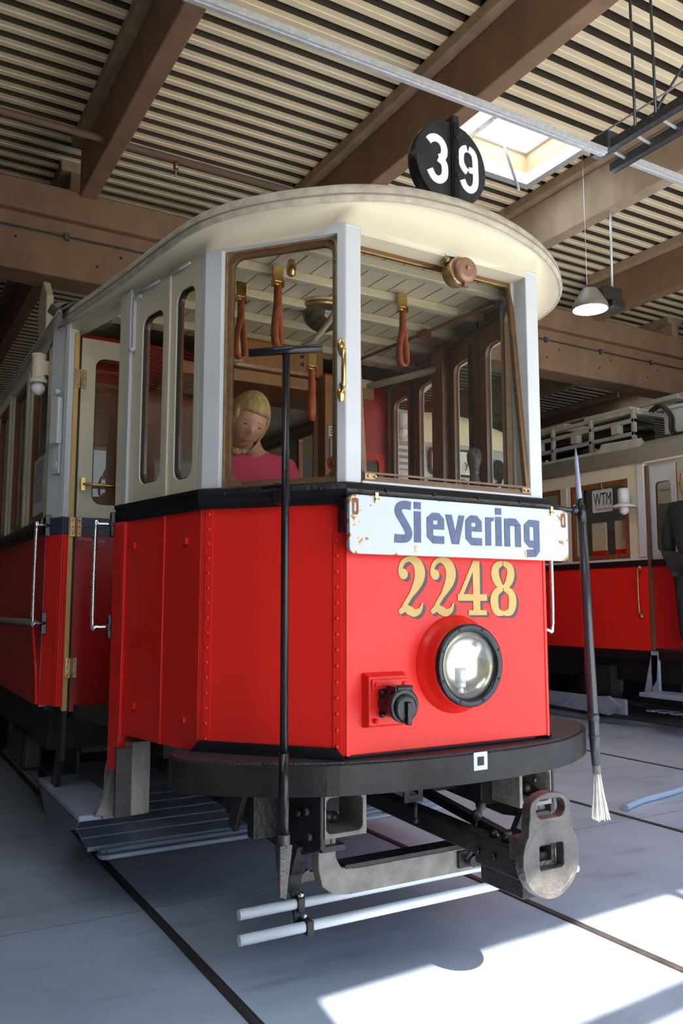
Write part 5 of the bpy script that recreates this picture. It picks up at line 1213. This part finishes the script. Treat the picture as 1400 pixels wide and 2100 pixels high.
def head_mesh():            # faces -Y, unit: head height 1, centre at 0
    vs = []; n, m = 40, 28
    for i in range(m + 1):
        t = PI * i / m; z = math.cos(t) * .5
        for k in range(n):
            a = 2 * PI * k / n; x = math.sin(t) * math.cos(a); y = math.sin(t) * math.sin(a)
            w_ = .335 * (1 - .28 * max(0, -z * 2 - .15)); d = .40 * (1 - .12 * max(0, -z * 2))
            px, py = x * w_, y * d + .02
            if y < 0:
                f = max(0, -y)
                def g(cx, cz, s_, amp): return amp * math.exp(-(((px - cx) ** 2) + (z - cz) ** 2) / (s_ * s_))
                dy = -g(0, -.10, .055, .085) - g(0, -.04, .04, .04) - g(0, .12, .20, .012) + g(-.13, .0, .06, .035) + g(.13, .0, .06, .035) - g(0, -.25, .06, .022) - g(0, -.40, .09, .03) - g(-.17, -.12, .08, .012) - g(.17, -.12, .08, .012) + g(0, -.30, .03, .008)
                py += dy * f
            vs.append((px, py, z))
    fs = [(i * n + k, (i + 1) * n + k, (i + 1) * n + (k + 1) % n, i * n + (k + 1) % n) for i in range(m) for k in range(n)]
    for sx in (-1, 1):      # ears
        o = len(vs); q = MB().ball((sx * .335, .04, -.03), .085, 10, 8, (.35, .6, 1)); vs += q.v; fs += [[j + o for j in f] for f in q.f]
    return vs, fs
def hand(J, R, E, wrist, p, d, side, pre):        # p: palm direction, side: thumb side, d curl direction
    wv = Vector(wrist); p = Vector(p).normalized(); side = Vector(side).normalized(); cu = Vector(d).normalized()
    J[pre + 'palm'] = tuple(wv + p * .045); R[pre + 'palm'] = (.022, .018)
    E.append((pre + 'wrist', pre + 'palm'))
    for i, (L, off_) in enumerate(((.068, .028), (.076, .010), (.072, -.009), (.056, -.027))):
        b = wv + p * .085 + side * off_; J[pre + 'k%d' % i] = tuple(b); J[pre + 'm%d' % i] = tuple(b + p * L * .45 + cu * .010); J[pre + 't%d' % i] = tuple(b + p * L * .8 + cu * .032)
        for q, r in (('k', .0095), ('m', .0085), ('t', .0075)): R[pre + q + str(i)] = r
        E += [(pre + 'palm', pre + 'k%d' % i), (pre + 'k%d' % i, pre + 'm%d' % i), (pre + 'm%d' % i, pre + 't%d' % i)]
    J[pre + 'th1'] = tuple(wv + p * .035 + side * .035); J[pre + 'th2'] = tuple(wv + p * .07 + side * .055 + cu * .015); R[pre + 'th1'] = .011; R[pre + 'th2'] = .0085
    E += [(pre + 'palm', pre + 'th1'), (pre + 'th1', pre + 'th2')]

def shell(name, pts, rads, mat_, par, vox=.012):
    """clothing grown as its own skinned surface around the body"""
    J, R, E = pts, rads, None
def garment(name, J, R, E, mat_, par, grow):
    R2 = {k: (tuple(a + grow for a in r) if isinstance(r, tuple) else r + grow) for k, r in R.items()}
    f = figure(J, R2, E, None, None, None, None, name, mat_, .012); f.parent = par; return f

# seated woman inside the tram, facing the gate, head bowed to her right
cx, cy = 1.47, 3.40
J = {'pelvis': (cx + .06, cy + .10, 1.33), 'waist': (cx + .05, cy + .07, 1.50), 'chest': (cx + .04, cy + .03, 1.70), 'neck0': (cx + .01, cy, 1.84), 'neck1': (cx - .05, cy - .085, 1.90)}
R = {'pelvis': (.15, .12), 'waist': (.125, .10), 'chest': (.15, .105), 'neck0': (.06, .055), 'neck1': .048}
E = [('pelvis', 'waist'), ('waist', 'chest'), ('chest', 'neck0'), ('neck0', 'neck1')]
for sg, pre in ((-1, 'l'), (1, 'r')):
    J[pre + 'sh'] = (cx + .03 + sg * .16, cy + .02, 1.785); R[pre + 'sh'] = .055
    J[pre + 'el'] = (cx + .03 + sg * .21, cy - .04, 1.53); R[pre + 'el'] = .04
    J[pre + 'wrist'] = (cx + .03 + sg * .10, cy - .26, 1.46); R[pre + 'wrist'] = .026
    J[pre + 'hip'] = (cx + .06 + sg * .09, cy + .04, 1.30); R[pre + 'hip'] = .085
    J[pre + 'kn'] = (cx + .06 + sg * .10, cy - .34, 1.30); R[pre + 'kn'] = .062
    J[pre + 'an'] = (cx + .06 + sg * .10, cy - .30, .90); R[pre + 'an'] = .04
    J[pre + 'toe'] = (cx + .06 + sg * .10, cy - .44, .84); R[pre + 'toe'] = (.04, .03)
    E += [('chest', pre + 'sh'), (pre + 'sh', pre + 'el'), (pre + 'el', pre + 'wrist'), ('pelvis', pre + 'hip'), (pre + 'hip', pre + 'kn'), (pre + 'kn', pre + 'an'), (pre + 'an', pre + 'toe')]
    hand(J, R, E, J[pre + 'wrist'], (-sg * .3, -1, -.35), (0, .1, -1), (-sg, 0, .2), pre)
for k_ in list(J):
    if k_[1:] not in ('an', 'toe'): J[k_] = (J[k_][0] + .02, J[k_][1], J[k_][2] + .085)
hc = Vector((cx - .055, cy - .13, 2.045)); hr = Matrix.Rotation(math.radians(14), 3, 'Y') @ Matrix.Rotation(math.radians(24), 3, 'X')
body = figure(J, R, E, 'head', hr, hc, .24, 'person')
tag(body, 'blond woman in a pink top, head bowed, inside the cab of the 2248 tram', 'person')
tr = ['waist', 'chest', 'neck0', 'lsh', 'rsh', 'lel', 'rel', 'pelvis']
g = garment('pink_top', {k: J[k] for k in tr}, {k: (R[k] if k != 'neck0' else .05) for k in tr}, [e for e in E if e[0] in tr and e[1] in tr], M['pink'], body, .024)
lg_ = ['pelvis', 'lhip', 'rhip', 'lkn', 'rkn', 'lan', 'ran']
garment('dark_trousers', {k: J[k] for k in lg_}, {k: R[k] for k in lg_}, [e for e in E if e[0] in lg_ and e[1] in lg_], M['navycloth'], body, .012)
def hair(hc, hr, s, par, long_=0, curly=False, back=0):
    mb = MB(); n, m = 36, 26; vs = []
    for i in range(m + 1):
        t = PI * i / m; z = math.cos(t) * .5
        for k in range(n):
            a = 2 * PI * k / n; x = math.sin(t) * math.cos(a); y = math.sin(t) * math.sin(a)
            r = 1.13 + .02 * math.sin(9 * a + 4 * z)
            px, py, pz = x * .345 * r, y * .40 * r + .055, z * 1.1 + .045
            if y > -.25 and z < 0: pz = pz * (1 + long_)
            if y < -.25 and pz < .24 - .25 * (abs(x) > .75): py = max(py, -.16 + .35 * (abs(x) < .6))
            if curly: j = .05; px += random.uniform(-j, j); py += random.uniform(-j, j); pz += random.uniform(-j, j)
            vs.append(hc + hr @ Vector((px * s, py * s, pz * s)))
    mb.add(vs, [(i * n + k, (i + 1) * n + k, (i + 1) * n + (k + 1) % n, i * n + (k + 1) % n) for i in range(m) for k in range(n)], True)
    h = mb.build('hair', M['blond'], par); return h
hair(hc, hr, .24, body, .25)
for sx in (-1, 1):
    e_b = MB().ball(hc + hr @ Vector((sx * .125 * .24, -.322 * .24, .0)), .0085, 12, 8, (1.35, .6, .55)).build('eye', mat('eye_brown', (.10, .06, .04), .3), body)
    MB().bar(hc + hr @ Vector((sx * .19 * .24, -.31 * .24, .085 * .24)), hc + hr @ Vector((sx * .07 * .24, -.37 * .24, .095 * .24)), .004, .003).build('eyebrow', M['blond'], body)
mo = MB(); mo.ball(hc + hr @ Vector((0, -.388 * .24, -.26 * .24)), .014, 12, 8, (1.5, .4, .35)); mo.build('lips', mat('lips', (.45, .12, .10), .5), body)
st_ = thing('stool', 'small wooden stool under the seated woman in the cab', 'stool', (cx + .06, cy + .10, .80))
MB().lathe([(0, .17), (.03, .17)], (cx + .06, cy + .08, 1.23), (0, 0, 1), 24).build('seat', M['lightwood'], st_, bevel=.004)
for ax, ay in ((-1, -1), (1, -1), (1, 1), (-1, 1)): MB().tube([(cx + .06 + ax * .09, cy + .08 + ay * .09, 1.23), (cx + .06 + ax * .13, cy + .08 + ay * .13, .80)], .014, 8).build('leg', M['lightwood'], st_)

# standing woman in black on the doorstep of the right tram, seen from behind
cx, cy, z0 = 6.90, 5.22, .80
J = {'pelvis': (cx, cy, z0 + .92), 'waist': (cx, cy, z0 + 1.08), 'chest': (cx + .02, cy, z0 + 1.30), 'neck0': (cx + .03, cy, z0 + 1.46), 'neck1': (cx + .05, cy, z0 + 1.53)}
R = {'pelvis': (.17, .13), 'waist': (.14, .11), 'chest': (.17, .12), 'neck0': (.06, .06), 'neck1': .05}
E = [('pelvis', 'waist'), ('waist', 'chest'), ('chest', 'neck0'), ('neck0', 'neck1')]
for sg, pre in ((-1, 'l'), (1, 'r')):
    J[pre + 'sh'] = (cx + .02, cy + sg * .17, z0 + 1.40); R[pre + 'sh'] = .062
    J[pre + 'el'] = (cx - .02, cy + sg * .23, z0 + 1.12); R[pre + 'el'] = .045
    J[pre + 'wrist'] = (cx + .02, cy + sg * .235, z0 + .88); R[pre + 'wrist'] = .028
    J[pre + 'hip'] = (cx, cy + sg * .09, z0 + .88); R[pre + 'hip'] = .09
    J[pre + 'kn'] = (cx - .01, cy + sg * .09, z0 + .48); R[pre + 'kn'] = .062
    J[pre + 'an'] = (cx, cy + sg * .09, z0 + .09); R[pre + 'an'] = .04
    J[pre + 'toe'] = (cx + .15, cy + sg * .10, z0 + .035); R[pre + 'toe'] = (.04, .032)
    E += [('chest', pre + 'sh'), (pre + 'sh', pre + 'el'), (pre + 'el', pre + 'wrist'), ('pelvis', pre + 'hip'), (pre + 'hip', pre + 'kn'), (pre + 'kn', pre + 'an'), (pre + 'an', pre + 'toe')]
    hand(J, R, E, J[pre + 'wrist'], (.15, 0, -1), (0, -sg, 0), (1, 0, 0), pre)
hc = Vector((cx + .07, cy, z0 + 1.64)); hr = Matrix.Rotation(math.radians(90), 3, 'Z')
b2 = figure(J, R, E, 'head', hr, hc, .23, 'person', None, .011)
tag(b2, 'person with curly blond hair, all in black, standing at the far tram doorway', 'person')
garment('black_coat', {k: J[k] for k in tr + ['lwrist', 'rwrist', 'lhip', 'rhip']}, {k: (R[k] if k not in ('pelvis', 'lhip', 'rhip') else ((.19, .15) if k == 'pelvis' else .11)) for k in tr + ['lwrist', 'rwrist', 'lhip', 'rhip']}, [e for e in E if e[0] in tr + ['lwrist', 'rwrist', 'lhip', 'rhip'] and e[1] in tr + ['lwrist', 'rwrist', 'lhip', 'rhip']], M['blackcloth'], b2, .032)
garment('black_trousers', {k: J[k] for k in lg_}, {k: R[k] for k in lg_}, [e for e in E if e[0] in lg_ and e[1] in lg_], M['blackcloth'], b2, .014)
hair(hc, hr, .25, b2, .25, True)
for sx in (-1, 1): MB().ball(hc + hr @ Vector((sx * .029, -.077, .0)), .008, 10, 8, (.6, 1.3, .7)).build('eye', M['rubber'], b2)
for sg in (-1, 1): MB().ball((cx + .06, cy + sg * .095, z0 + .035), .05, 14, 8, (2.4, 1, .7)).build('shoe', M['blackcloth'], b2)
